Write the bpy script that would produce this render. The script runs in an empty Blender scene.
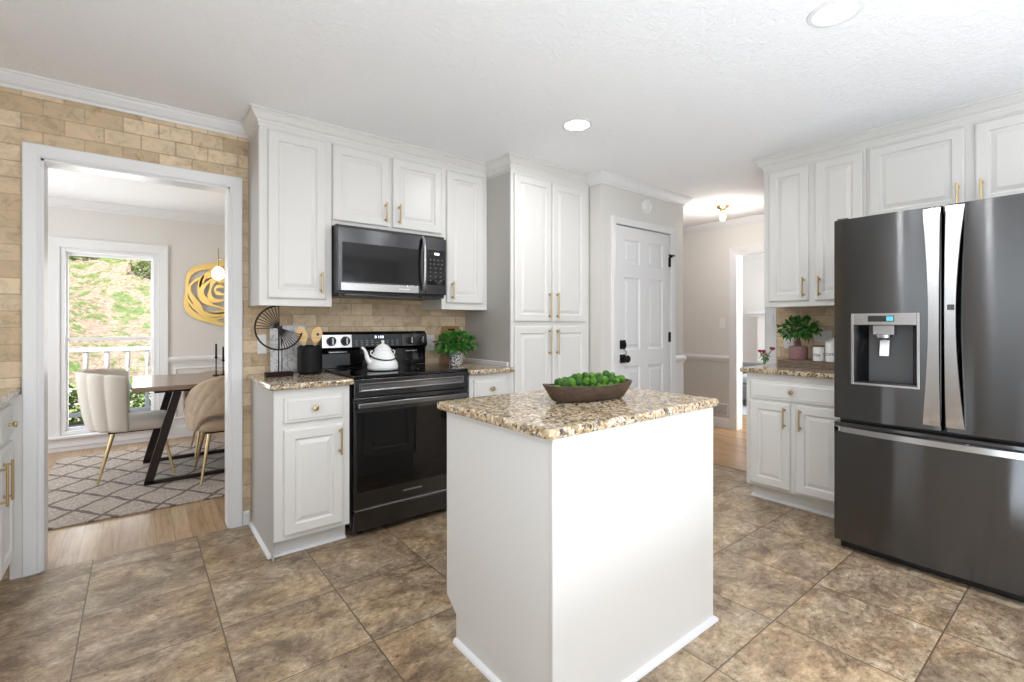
import bpy, bmesh, math, random
from mathutils import Vector, Matrix
random.seed(7)
PI = math.pi
S = bpy.context.scene
COL = S.collection
CZ = 2.42          # ceiling height

# ------------------------------------------------------------------ camera, world, light, exposure
cam = bpy.data.objects.new('camera', bpy.data.cameras.new('camera'))
COL.objects.link(cam)
cam.location = (0, 0, 1.22)
cam.rotation_euler = (PI / 2, 0, -math.radians(38.2))
cam.data.sensor_width = 36
cam.data.lens = 476 / 1024 * 36
cam.data.shift_y = -17 / 1024
cam.data.clip_start = .02
S.camera = cam
S.view_settings.view_transform = 'Standard'
S.view_settings.look = 'None'
S.view_settings.gamma = 1
S.view_settings.use_curve_mapping = False
S.view_settings.exposure = 0.11
S.cycles.max_bounces = 8
S.cycles.diffuse_bounces = 5
S.cycles.glossy_bounces = 4
S.cycles.sample_clamp_indirect = 6
S.cycles.caustics_reflective = False
S.cycles.caustics_refractive = False

w = bpy.data.worlds.new('sky'); S.world = w; w.use_nodes = True
wn = w.node_tree
sky = wn.nodes.new('ShaderNodeTexSky')
sky.sky_type = 'NISHITA'; sky.sun_disc = False; sky.sun_elevation = math.radians(50); sky.sun_rotation = math.radians(200)
wn.links.new(sky.outputs[0], wn.nodes['Background'].inputs[0])
wn.nodes['Background'].inputs[1].default_value = 0.16

def light(name, kind, loc, rot, energy, color=(1, 1, 1), size=1, size_y=None, angle=None, spread=None):
    d = bpy.data.lights.new(name, kind)
    d.energy = energy; d.color = color
    if kind == 'AREA':
        d.size = size
        if size_y: d.shape = 'RECTANGLE'; d.size_y = size_y
        if spread: d.spread = spread
    if kind == 'POINT': d.shadow_soft_size = size
    if kind == 'SUN': d.angle = angle or .01
    o = bpy.data.objects.new(name, d); COL.objects.link(o)
    o.location = loc; o.rotation_euler = rot
    return o
light('sun', 'SUN', (0, -3, 9), (math.radians(38), 0, math.radians(-25)), 9.0, (1, .95, .88), angle=.012)
# daylight through the windows of the rear and sink walls (behind the camera), of the dining and the living room, plus added fill lights
light('rear_window_daylight', 'AREA', (.1, -2.80, 1.2), (PI / 2 + .35, 0, 0), 17, (.85, .93, 1), 1.7, 1.9)
light('rear_window_daylight', 'AREA', (2.55, -2.80, 1.2), (PI / 2 + .35, 0, 0), 13, (.85, .93, 1), 1.3, 1.9)
light('added_ceiling_fill', 'AREA', (.75, -1.0, .30), (PI, 0, 0), 114, (.80, .90, 1), 3.6, 2.6)  # added upward fill that brightens the ceiling, not a source of the room
light('sink_window_daylight', 'AREA', (-1.17, .55, 1.62), (PI / 2 + .3, 0, -PI / 2), 7, (.88, .94, 1), 1.25, .85)
light('dining_window_daylight', 'AREA', (-.2, 6.42, 1.02), (PI / 2, 0, PI), 14, (.97, .99, 1), .66, 1.6)
light('added_dining_fill', 'AREA', (-1.78, 4.9, 1.3), (PI / 2 + .15, 0, -PI / 2), 36, (.95, .98, 1), 1.4, 1.5)  # added light for the dining room, at an assumed unseen side window
light('living_room_daylight', 'AREA', (6.9, .65, 1.3), (PI / 2, 0, 0), 95, (1, 1, 1), 1.9, 1.7)

# ------------------------------------------------------------------ materials
def mat(name, color=(.8, .8, .8), rough=.5, metal=0.0, **kw):
    m = bpy.data.materials.new(name); m.use_nodes = True
    b = m.node_tree.nodes['Principled BSDF']
    b.inputs['Base Color'].default_value = (*color, 1)
    b.inputs['Roughness'].default_value = rough
    b.inputs['Metallic'].default_value = metal
    for k, v in kw.items():
        b.inputs[k.replace('_', ' ')].default_value = v
    return m
def nd(m, t, **kw):
    n = m.node_tree.nodes.new(t)
    for k, v in kw.items():
        if k in n.inputs: n.inputs[k].default_value = v
        else: setattr(n, k, v)
    return n
def lk(m, a, b): m.node_tree.links.new(a, b)
def bsdf(m): return m.node_tree.nodes['Principled BSDF']
def ramp(m, fac, stops):
    r = nd(m, 'ShaderNodeValToRGB')
    while len(r.color_ramp.elements) < len(stops): r.color_ramp.elements.new(.5)
    for e, (p, c) in zip(r.color_ramp.elements, stops):
        e.position = p; e.color = (*c, 1)
    lk(m, fac, r.inputs[0]); return r.outputs[0]
def coords(m, order='XYZ', loc=(0, 0, 0), scale=(1, 1, 1)):
    g = nd(m, 'ShaderNodeNewGeometry'); out = g.outputs['Position']
    if order != 'XYZ':
        s = nd(m, 'ShaderNodeSeparateXYZ'); lk(m, out, s.inputs[0])
        c = nd(m, 'ShaderNodeCombineXYZ')
        for i, ch in enumerate(order): lk(m, s.outputs[ch], c.inputs[i])
        out = c.outputs[0]
    mp = nd(m, 'ShaderNodeMapping'); mp.inputs['Location'].default_value = loc; mp.inputs['Scale'].default_value = scale
    lk(m, out, mp.inputs[0]); return mp.outputs[0]
def objco(m, scale=(1, 1, 1)):
    g = nd(m, 'ShaderNodeTexCoord'); mp = nd(m, 'ShaderNodeMapping'); mp.inputs['Scale'].default_value = scale
    lk(m, g.outputs['Object'], mp.inputs[0]); return mp.outputs[0]
def noise(m, co, scale, detail=4, rough=.55, dist=0):
    n = nd(m, 'ShaderNodeTexNoise', Scale=scale, Detail=detail, Roughness=rough, Distortion=dist); lk(m, co, n.inputs['Vector']); return n.outputs['Fac']
def mix(m, fac, a, b, mode='MIX'):
    n = nd(m, 'ShaderNodeMix', data_type='RGBA', blend_type=mode)
    for v, i in ((fac, 0), (a, 6), (b, 7)):
        if isinstance(v, (int, float)): n.inputs[i].default_value = v
        elif isinstance(v, tuple): n.inputs[i].default_value = (*v, 1)
        else: lk(m, v, n.inputs[i])
    return n.outputs[2]
def math_(m, op, a, b=None):
    n = nd(m, 'ShaderNodeMath', operation=op)
    for i, v in enumerate((a, b)):
        if v is None: continue
        if isinstance(v, (int, float)): n.inputs[i].default_value = v
        else: lk(m, v, n.inputs[i])
    return n.outputs[0]
def bump(m, h, strength=.2, dist=.01):
    b = nd(m, 'ShaderNodeBump', Strength=strength, Distance=dist); lk(m, h, b.inputs['Height'])
    lk(m, b.outputs[0], bsdf(m).inputs['Normal'])
def setc(m, c, sock='Base Color'): lk(m, c, bsdf(m).inputs[sock])

M = {}
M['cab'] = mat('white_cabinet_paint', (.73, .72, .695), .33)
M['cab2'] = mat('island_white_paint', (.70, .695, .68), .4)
M['trim'] = mat('white_trim_paint', (.78, .785, .80), .35)
M['wall'] = mat('greige_wall_paint', (.69, .67, .64), .75)
M['wall_low'] = mat('greige_lower_wall_paint', (.58, .565, .54), .75)
M['dwall'] = mat('pale_dining_wall_paint', (.72, .70, .67), .75)
M['lwall'] = mat('white_living_wall_paint', (.82, .82, .81), .75)
M['side'] = mat('shaded_side_paint', (.50, .485, .465), .5)  # cabinet paint darkened: shade of the left-facing sides is in the colour
def ceiling_mat():
    m = mat('stippled_ceiling_paint', (.92, .93, .95), .85)
    co = coords(m); n = noise(m, co, 30, 5, .6, 1.2)
    r = ramp(m, n, [(.42, (0, 0, 0)), (.62, (1, 1, 1))]); bump(m, r, .35, .012); return m
M['ceil'] = ceiling_mat()
def brick_mat(order, name):
    m = mat(name, rough=.6)
    co = coords(m, order, (.366 + .153 * 40, -2.326 + .0803 * 40, 0))
    b = nd(m, 'ShaderNodeTexBrick', Scale=1.0); b.inputs['Mortar Size'].default_value = .0036; b.inputs['Brick Width'].default_value = .153
    b.inputs['Row Height'].default_value = .0803; b.inputs['Mortar Smooth'].default_value = .3; b.inputs['Bias'].default_value = 0
    b.inputs['Color1'].default_value = (.76, .62, .44, 1); b.inputs['Color2'].default_value = (.53, .40, .255, 1); b.inputs['Mortar'].default_value = (.50, .38, .26, 1)
    lk(m, co, b.inputs[0])
    n = noise(m, co, 16, 6, .7, .6); n2 = noise(m, co, 70, 4, .7)
    v = ramp(m, n, [(.3, (.72, .66, .6)), (.5, (1, 1, 1)), (.72, (1.18, 1.12, 1.05))])
    c = mix(m, 1.0, b.outputs['Color'], v, 'MULTIPLY')
    p = ramp(m, n2, [(.28, (.5, .4, .3)), (.38, (1, 1, 1))])
    c = mix(m, .5, c, mix(m, 1.0, c, p, 'MULTIPLY')); setc(m, c)
    h = math_(m, 'SUBTRACT', math_(m, 'MULTIPLY', n, .3), b.outputs['Fac']); bump(m, h, .5, .004)
    return m
M['brick'] = brick_mat('XZY', 'travertine_brick_tile')
M['brick_side'] = brick_mat('YZX', 'travertine_brick_tile_side')
def tile_mat():
    m = mat('slate_look_floor_tile', rough=.38)
    co = coords(m, 'XYZ', (.18 + .4475 * 20, -.425 + .4475 * 20, 0))
    b = nd(m, 'ShaderNodeTexBrick', Scale=1.0, offset=0.0, squash=1.0)
    b.inputs['Mortar Size'].default_value = .0026; b.inputs['Brick Width'].default_value = .4475; b.inputs['Row Height'].default_value = .4475
    b.inputs['Mortar Smooth'].default_value = .1; b.inputs['Bias'].default_value = 0
    b.inputs['Color1'].default_value = (.2, .2, .2, 1); b.inputs['Color2'].default_value = (.8, .8, .8, 1); lk(m, co, b.inputs[0])
    # per tile shift of the cloud pattern
    sh = nd(m, 'ShaderNodeVectorMath', operation='SCALE'); sh.inputs[3].default_value = 9.0; lk(m, b.outputs['Color'], sh.inputs[0])
    ad = nd(m, 'ShaderNodeVectorMath', operation='ADD'); lk(m, co, ad.inputs[0]); lk(m, sh.outputs[0], ad.inputs[1])
    st = nd(m, 'ShaderNodeMapping'); st.inputs['Scale'].default_value = (1, 1.35, 1); lk(m, ad.outputs[0], st.inputs[0])
    n1 = noise(m, st.outputs[0], 5.0, 10, .74, .7); n2 = noise(m, st.outputs[0], 34, 8, .8, .4); n3 = noise(m, st.outputs[0], 2.6, 3, .5, .5)
    c = ramp(m, n1, [(.28, (.10, .066, .040)), (.40, (.205, .142, .090)), (.49, (.33, .24, .155)), (.58, (.44, .338, .228)), (.70, (.60, .50, .39))])
    g = ramp(m, n3, [(.35, (.80, .83, .86)), (.5, (1, 1, 1)), (.64, (1.05, .98, .85))])
    c = mix(m, .8, c, mix(m, 1.0, c, g, 'MULTIPLY'))
    d = ramp(m, n2, [(.36, (.36, .31, .27)), (.45, (.88, .88, .88)), (.54, (1.05, 1.05, 1.05)), (.64, (1.5, 1.5, 1.5))])
    c = mix(m, 1.0, c, d, 'MULTIPLY')
    c = mix(m, b.outputs['Fac'], c, (.11, .078, .05)); setc(m, c)
    h = math_(m, 'SUBTRACT', math_(m, 'ADD', math_(m, 'MULTIPLY', n1, .5), math_(m, 'MULTIPLY', n2, .3)), b.outputs['Fac'])
    bump(m, h, .45, .006)
    lk(m, math_(m, 'ADD', math_(m, 'MULTIPLY', n2, .25), .27), bsdf(m).inputs['Roughness'])
    return m
M['tile'] = tile_mat()
def plank_mat(name, c1, c2, wd=.083, order='YXZ', rough=.3):
    m = mat(name, rough=rough)
    co = coords(m, order, (20, 20, 0))
    b = nd(m, 'ShaderNodeTexBrick', Scale=1.0, offset=.37, offset_frequency=3)
    b.inputs['Mortar Size'].default_value = .0009; b.inputs['Brick Width'].default_value = .95; b.inputs['Row Height'].default_value = wd; b.inputs['Bias'].default_value = 0
    b.inputs['Color1'].default_value = (*c1, 1); b.inputs['Color2'].default_value = (*c2, 1); b.inputs['Mortar'].default_value = (*[x * .35 for x in c2], 1); lk(m, co, b.inputs[0])
    st = nd(m, 'ShaderNodeMapping'); st.inputs['Scale'].default_value = (1.6, 26, 1); lk(m, co, st.inputs[0])
    n = noise(m, st.outputs[0], 2.2, 6, .6, .6)
    c = mix(m, 1.0, b.outputs['Color'], ramp(m, n, [(.3, (.68, .62, .56)), (.55, (1, 1, 1)), (.75, (1.15, 1.12, 1.08))]), 'MULTIPLY'); setc(m, c)
    bump(m, math_(m, 'MULTIPLY', n, .2), .1, .002); return m
M['oak_hall'] = plank_mat('honey_oak_planks', (.60, .39, .21), (.42, .25, .12))
M['oak_dining'] = plank_mat('brown_oak_planks', (.50, .355, .22), (.34, .225, .13))
def granite_mat():
    m = mat('speckled_gold_granite', rough=.10)
    co = coords(m)
    dn = nd(m, 'ShaderNodeTexNoise', Scale=45.0, Detail=4); lk(m, co, dn.inputs['Vector'])
    ad = mix(m, .035, co, dn.outputs['Color'], 'ADD')
    v = nd(m, 'ShaderNodeTexVoronoi', Scale=105.0); lk(m, ad, v.inputs['Vector'])
    s = nd(m, 'ShaderNodeSeparateColor'); lk(m, v.outputs['Color'], s.inputs[0])
    c = ramp(m, s.outputs[0], [(0, (.06, .05, .045)), (.08, (.16, .13, .11)), (.18, (.34, .25, .15)), (.34, (.45, .34, .20)), (.50, (.55, .445, .30)), (.66, (.61, .53, .41)), (.80, (.33, .31, .30)), (.88, (.70, .65, .58))])
    c.node.color_ramp.interpolation = 'CONSTANT'
    n = noise(m, co, 14, 5, .65, 1.0)
    c = mix(m, .8, c, mix(m, 1.0, c, ramp(m, n, [(.32, (.60, .48, .38)), (.46, (1, .93, .82)), (.58, (1.05, 1.02, .98)), (.7, (.88, .86, .86))]), 'MULTIPLY'))
    n2 = noise(m, co, 62, 5, .7, .6); c = mix(m, ramp(m, n2, [(.335, (1, 1, 1)), (.375, (0, 0, 0))]), c, (.075, .055, .045)); setc(m, c)
    return m
M['granite'] = granite_mat()
def steel(name, col, rough=.24, aniso=.75, axis='Z'):
    m = mat(name, col, rough, 1.0, Anisotropic=aniso, Anisotropic_Rotation=.25)
    t = nd(m, 'ShaderNodeTangent', direction_type='RADIAL', axis=axis); lk(m, t.outputs[0], bsdf(m).inputs['Tangent'])
    return m
M['steel'] = steel('black_stainless_steel', (.12, .121, .125), .165, 1.0)
M['steel_m'] = steel('brushed_grey_steel', (.24, .24, .245), .24, .6)
M['steel_l'] = steel('brushed_bright_steel', (.50, .50, .51), .25, .6)
M['steel_h'] = steel('brushed_dark_steel', (.085, .085, .088), .22, .8)
M['black_glass'] = mat('black_glass', (.004, .004, .0045), .04, 0, Specular_IOR_Level=.45)
M['micro_glass'] = mat('dark_mirror_glass', (.008, .008, .009), .06, 0, Specular_IOR_Level=.4)
M['black'] = mat('black_plastic', (.012, .012, .013), .35)
M['blackm'] = mat('matte_black_metal', (.008, .008, .008), .55, .0, Specular_IOR_Level=.2)
M['dark_grey'] = mat('dark_grey_plastic', (.06, .06, .062), .4)
M['brass'] = mat('brushed_brass', (.56, .41, .21), .30, 1.0)
M['gold'] = mat('gold_leaf_metal', (.95, .70, .27), .38, .85)
M['plate'] = mat('white_plastic', (.80, .80, .80), .4)
M['key_mark'] = mat('dim_grey_print', (.10, .10, .105), .5)
M['grey_mark'] = mat('grey_print', (.30, .30, .31), .5)
M['enamel'] = mat('white_enamel', (.92, .92, .91), .10)
M['glass'] = mat('clear_glass', (1, 1, 1), .02, 0, Transmission_Weight=1.0, IOR=1.45)
def pane_mat():
    m = bpy.data.materials.new('window_pane_glass'); m.use_nodes = True; nt = m.node_tree; nt.nodes.clear()
    o = nt.nodes.new('ShaderNodeOutputMaterial'); t = nt.nodes.new('ShaderNodeBsdfTransparent'); g = nt.nodes.new('ShaderNodeBsdfGlossy'); g.inputs['Roughness'].default_value = .02
    x = nt.nodes.new('ShaderNodeMixShader'); x.inputs[0].default_value = .02
    nt.links.new(t.outputs[0], x.inputs[1]); nt.links.new(g.outputs[0], x.inputs[2]); nt.links.new(x.outputs[0], o.inputs[0]); return m
M['pane'] = pane_mat()
def emis(name, col, st):
    m = mat(name, col, .5); b = bsdf(m); b.inputs['Emission Color'].default_value = (*col, 1); b.inputs['Emission Strength'].default_value = st; return m
M['lamp'] = emis('lit_lamp_lens', (1, 1, 1), 14)
M['bulb'] = emis('lit_bulb', (1, .85, .62), 9)
M['display'] = emis('white_digits', (.75, .85, 1), 2.2)
M['cyan'] = emis('cyan_display', (.08, .38, .48), .5)
def wood(name, c1, c2, sc=(1, 12, 12), rough=.45):
    m = mat(name, rough=rough); co = objco(m, sc); n = noise(m, co, 6, 6, .6, .8)
    setc(m, ramp(m, n, [(.3, c2), (.7, c1)])); bump(m, n, .12, .002); return m
M['walnut'] = wood('brown_table_wood', (.30, .18, .10), (.16, .09, .05), rough=.22)
M['dough'] = wood('dark_carved_wood', (.115, .075, .05), (.04, .026, .019), (4, 14, 14), .5)
M['board'] = wood('honey_board_wood', (.42, .23, .09), (.26, .13, .05))
M['spoon'] = wood('pale_beech_wood', (.78, .55, .27), (.62, .40, .17))
M['rustic'] = wood('weathered_brown_wood', (.26, .19, .13), (.12, .085, .06), (10, 3, 20), .6)
M['darkwood'] = mat('near_black_wood', (.02, .009, .008), .6, 0, Specular_IOR_Level=.15)
M['bronze'] = mat('dark_bronze_metal', (.03, .02, .018), .5, .2, Specular_IOR_Level=.25)
def fabric(name, c, sc=300):
    m = mat(name, c, .9, Sheen_Weight=.3); co = objco(m); n = noise(m, co, sc, 2, .5)
    setc(m, mix(m, n, tuple(x * .82 for x in c), tuple(min(1, x * 1.1) for x in c))); bump(m, n, .3, .002); return m
M['cream'] = fabric('cream_upholstery', (.66, .61, .54))
M['tan'] = fabric('tan_upholstery', (.50, .38, .27))
M['sofa'] = fabric('grey_upholstery', (.22, .22, .23))
M['blue'] = fabric('pale_blue_fabric', (.45, .52, .60))
def rug_mat():
    m = mat('trellis_shag_rug', rough=.95)
    co = coords(m); dn = nd(m, 'ShaderNodeTexNoise', Scale=7.0, Detail=3); lk(m, co, dn.inputs['Vector'])
    c2 = mix(m, .045, co, dn.outputs['Color'], 'ADD')
    s = nd(m, 'ShaderNodeSeparateXYZ'); lk(m, c2, s.inputs[0])
    x, y = s.outputs[0], s.outputs[1]
    lines = None
    wob = math_(m, 'MULTIPLY', math_(m, 'SINE', math_(m, 'MULTIPLY', y, 2 * PI / .20)), .025)
    for sg in (1, -1):
        t = math_(m, 'ADD', math_(m, 'MULTIPLY', x, 1 / .30), math_(m, 'MULTIPLY', y, sg / .40))
        t = math_(m, 'ADD', t, wob)
        fr = math_(m, 'ABSOLUTE', math_(m, 'SUBTRACT', math_(m, 'FRACT', math_(m, 'ADD', t, 20)), .5))
        l = math_(m, 'LESS_THAN', fr, .055)
        lines = l if lines is None else math_(m, 'MAXIMUM', lines, l)
    n = noise(m, co, 60, 5, .75)
    base = ramp(m, n, [(.3, (.25, .20, .165)), (.5, (.44, .375, .32)), (.7, (.66, .60, .53))])
    setc(m, mix(m, math_(m, 'MULTIPLY', lines, .85), base, (.115, .085, .075))); bump(m, n, .9, .012); return m
M['rug'] = rug_mat()
def leafm(name, c):
    m = mat(name, c, .45, Subsurface_Weight=0.0); co = objco(m); n = noise(m, co, 35, 3); setc(m, ramp(m, n, [(.3, tuple(x * .5 for x in c)), (.55, c), (.75, tuple(min(1, x * 1.5) for x in c))])); return m
M['leaf'] = leafm('fresh_green_leaf', (.075, .26, .035))
M['leaf_d'] = leafm('dark_green_leaf', (.035, .15, .03))
M['moss'] = leafm('bright_moss', (.13, .33, .02)); bump(M['moss'], noise(M['moss'], objco(M['moss']), 160, 5, .8), 1.0, .006)
M['moss_d'] = leafm('deep_moss', (.05, .16, .02)); bump(M['moss_d'], noise(M['moss_d'], objco(M['moss_d']), 160, 5, .8), 1.0, .006)
M['ivy'] = leafm('ivy_leaf', (.26, .38, .12))
M['mauve'] = mat('dusty_mauve_ceramic', (.30, .16, .155), .55)
M['soil'] = mat('dark_soil', (.04, .025, .018), .9)
M['twig'] = mat('twig_bark', (.12, .075, .05), .8)
M['red'] = mat('dark_red_petal', (.35, .03, .035), .5)
M['pink'] = mat('blush_pink_petal', (.78, .45, .40), .5)
def marble():
    m = mat('grey_veined_marble', rough=.2); co = objco(m); n = noise(m, co, 7, 6, .6, 2.5)
    setc(m, ramp(m, n, [(.35, (.72, .72, .72)), (.48, (.60, .60, .61)), (.5, (.30, .30, .31)), (.53, (.62, .62, .62)), (.7, (.78, .78, .77))])); return m
M['marble'] = marble()
def bonepot():
    m = mat('black_and_white_patterned_ceramic', rough=.3); co = objco(m); v = nd(m, 'ShaderNodeTexVoronoi', Scale=75.0, feature='DISTANCE_TO_EDGE'); lk(m, co, v.inputs['Vector'])
    setc(m, ramp(m, v.outputs['Distance'], [(.10, (.06, .06, .06)), (.16, (.8, .8, .78))])); return m
M['bonepot'] = bonepot()
def litter():
    m = mat('leaf_litter_and_ivy', rough=.95); co = coords(m); n = noise(m, co, 2.2, 7, .8, .8); n2 = noise(m, co, 9, 6, .85, .5)
    a = ramp(m, n2, [(.3, (.20, .12, .08)), (.45, (.48, .33, .25)), (.6, (.72, .56, .46)), (.75, (.86, .76, .68))])
    b = ramp(m, n2, [(.3, (.05, .10, .02)), (.5, (.18, .30, .07)), (.7, (.42, .52, .2))])
    setc(m, mix(m, ramp(m, n, [(.48, (0, 0, 0)), (.56, (1, 1, 1))]), a, b)); bump(m, n2, 1, .1); return m
M['litter'] = litter()
M['drive'] = mat('pale_concrete', (.62, .56, .50), .9)
M['deck'] = mat('grey_deck_paint', (.45, .44, .43), .8)
M['firebrick'] = mat('soot_black_firebox', (.03, .03, .03), .9)

# ------------------------------------------------------------------ mesh helpers
def tag(o, label=None, cat=None, group=None, kind=None):
    if label: o['label'] = label
    if cat: o['category'] = cat
    if group: o['group'] = group
    if kind: o['kind'] = kind
    return o
def worldloc(p):
    v = Vector((0, 0, 0))
    while p is not None: v += p.location; p = p.parent
    return v
def empty(name, loc=(0, 0, 0)):
    o = bpy.data.objects.new(name, None); COL.objects.link(o); o.location = loc; o.empty_display_size = .1; return o
class MB:
    def __init__(s): s.b = bmesh.new()
    def box(s, x0, x1, y0, y1, z0, z1, mi=0):
        v = [s.b.verts.new((x, y, z)) for z in (z0, z1) for y in (y0, y1) for x in (x0, x1)]
        for f in ((0, 2, 3, 1), (4, 5, 7, 6), (0, 1, 5, 4), (2, 6, 7, 3), (0, 4, 6, 2), (1, 3, 7, 5)):
            s.b.faces.new([v[i] for i in f]).material_index = mi
        return s
    def quad(s, pts, mi=0):
        f = s.b.faces.new([s.b.verts.new(p) for p in pts]); f.material_index = mi; return s
    def rings(s, loops, close_ends=True, closed=True, mi=0, wrap=False):
        R = [[s.b.verts.new(p) for p in lp] for lp in loops]; n = len(R[0])
        pairs = list(zip(R, R[1:])) + ([(R[-1], R[0])] if wrap else [])
        for a, b in pairs:
            for i in range(n if closed else n - 1):
                j = (i + 1) % n
                s.b.faces.new((a[i], a[j], b[j], b[i])).material_index = mi
        if close_ends and closed and not wrap:
            s.b.faces.new(R[0][::-1]).material_index = mi; s.b.faces.new(R[-1]).material_index = mi
        return s
    def lathe(s, cx, cy, prof, n=28, mi=0, cap=True):
        s.rings([[(cx + r * math.cos(2 * PI * i / n), cy + r * math.sin(2 * PI * i / n), z) for i in range(n)] for r, z in prof], cap, True, mi); return s
    def tube(s, pts, r, n=10, mi=0, wrap=False):
        pts = [Vector(p) for p in pts]; L = []; N = len(pts)
        rr = r if isinstance(r, (list, tuple)) else [r] * N
        up = None
        for i, p in enumerate(pts):
            if wrap: t = pts[(i + 1) % N] - pts[i - 1]
            else: t = pts[min(i + 1, N - 1)] - pts[max(i - 1, 0)]
            t.normalize()
            if up is None: up = Vector((0, 0, 1)) if abs(t.z) < .9 else Vector((1, 0, 0))
            a = t.cross(up).normalized(); b = a.cross(t).normalized(); up = b
            L.append([p + rr[i] * (math.cos(2 * PI * k / n) * a + math.sin(2 * PI * k / n) * b) for k in range(n)])
        s.rings(L, True, True, mi, wrap); return s
    def bar(s, p, q, wd, ht, side=None, mi=0):
        p, q = Vector(p), Vector(q); t = (q - p).normalized()
        side = Vector(side) if side else (t.cross(Vector((0, 0, 1))) if abs(t.z) < .95 else Vector((1, 0, 0)))
        a = (side - side.dot(t) * t).normalized(); b = t.cross(a).normalized()
        L = [[c + sx * wd / 2 * a + sy * ht / 2 * b for sx, sy in ((-1, -1), (1, -1), (1, 1), (-1, 1))] for c in (p, q)]
        s.rings(L, mi=mi); return s
    def build(s, name, mats, parent=None, bevel=0, seg=2, smooth=None, kind=None, label=None):
        bmesh.ops.recalc_face_normals(s.b, faces=s.b.faces)
        o3 = worldloc(parent)
        if parent is not None and o3.length > 0: bmesh.ops.translate(s.b, verts=s.b.verts, vec=-o3)
        me = bpy.data.meshes.new(name); s.b.to_mesh(me); s.b.free()
        for m in (mats if isinstance(mats, (list, tuple)) else [mats]): me.materials.append(M[m] if isinstance(m, str) else m)
        o = bpy.data.objects.new(name, me); COL.objects.link(o)
        if parent is not None: o.parent = parent
        if smooth is not None:
            for p in me.polygons: p.use_smooth = True
            me.update()
            if smooth < 170:
                md = None
                for e in me.edges: pass
                bm = bmesh.new(); bm.from_mesh(me)
                for e in bm.edges:
                    if len(e.link_faces) == 2 and e.calc_face_angle(0) > math.radians(smooth): e.smooth = False
                bm.to_mesh(me); bm.free()
        if bevel:
            md = o.modifiers.new('bevel', 'BEVEL'); md.width = bevel; md.segments = seg; md.limit_method = 'ANGLE'; md.angle_limit = math.radians(40); md.harden_normals = False
        if kind: o['kind'] = kind
        if label: o['label'] = label
        return o
def anchored(mb, name, mats, base, label, cat, group=None, **kw):
    """one mesh as a thing, origin at its base"""
    bmesh.ops.translate(mb.b, verts=mb.b.verts, vec=-Vector(base))
    o = mb.build(name, mats, None, **kw); o.location = base
    return tag(o, label, cat, group)
def struct(mb, name, mats, **kw): return mb.build(name, mats, None, kind='structure', **kw)
def sweep(path, prof, fn, closed=False):
    """path: 2D points; prof: (offset to the right, depth); fn(a,b,d)->xyz"""
    P = [Vector(p) for p in path]; n = len(P); L = []
    for i in range(n):
        d0 = (P[i] - P[i - 1]).normalized() if (i > 0 or closed) else None
        d1 = (P[(i + 1) % n] - P[i]).normalized() if (i < n - 1 or closed) else None
        if d0 is None: d0 = d1
        if d1 is None: d1 = d0
        n0 = Vector((d0.y, -d0.x)); n1 = Vector((d1.y, -d1.x)); m = (n0 + n1)
        m = m / max(1e-6, m.dot(n0)) if m.length > 1e-6 else n0
        L.append([fn(P[i].x + m.x * o, P[i].y + m.y * o, d) for o, d in prof])
    mb = MB(); mb.rings(L, not closed, True, 0, closed); return mb
# plane maps: face towards -Y at y=f, face towards -X at x=f, face towards +X at x=f
def faceY(f): return lambda a, b, d: (a, f - d, b)
def faceX(f): return lambda a, b, d: (f - d, a, b)
def facePX(f): return lambda a, b, d: (f + d, a, b)
def rect(a0, a1, b0, b1, k=0): return [(a0 + k, b0 + k), (a1 - k, b0 + k), (a1 - k, b1 - k), (a0 + k, b1 - k)]
def raised(mb, fn, a0, a1, b0, b1, t=.02, frame=.052):
    prof = [(0, 0), (0, t - .006), (.003, t - .002), (.009, t), (frame, t), (frame + .006, t - .009), (frame + .012, t - .010), (frame + .034, t - .003), (frame + .038, t - .003)]
    mb.rings([[fn(a, b, d) for a, b in rect(a0, a1, b0, b1, k)] for k, d in prof]); return mb
def slabdoor(mb, fn, a0, a1, b0, b1, t=.02):
    prof = [(0, 0), (0, t - .008), (.004, t - .004), (.014, t - .0035), (.020, t)]
    mb.rings([[fn(a, b, d) for a, b in rect(a0, a1, b0, b1, k)] for k, d in prof]); return mb
def pull(fn, a, b0, b1, parent, off=.02, horiz=False):
    mb = MB(); r = .0052
    P = (lambda t, d: fn(t, a, d)) if horiz else (lambda t, d: fn(a, t, d))
    mb.tube([P(b0, off + .028), P(b1, off + .028)], r, 10)
    for t in (b0 + .018, b1 - .018):
        mb.tube([P(t, off - .001), P(t, off + .004), P(t, off + .0045), P(t, off + .028)], [.0085, .0085, .005, .0045], 10)
    return mb.build('handle', 'brass', parent, smooth=40, label='brass bar handle')
def knob(fn, a, b, parent, off=.02):
    mb = MB(); prof = [(.008, 0), (.0055, .004), (.005, .014), (.012, .018), (.0155, .023), (.014, .028), (.006, .030)]
    mb.rings([[fn(a + r * math.cos(2 * PI * i / 16), b + r * math.sin(2 * PI * i / 16), off - .001 + z) for i in range(16)] for r, z in prof])
    return mb.build('knob', 'brass', parent, smooth=50, label='round brass knob')

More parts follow.
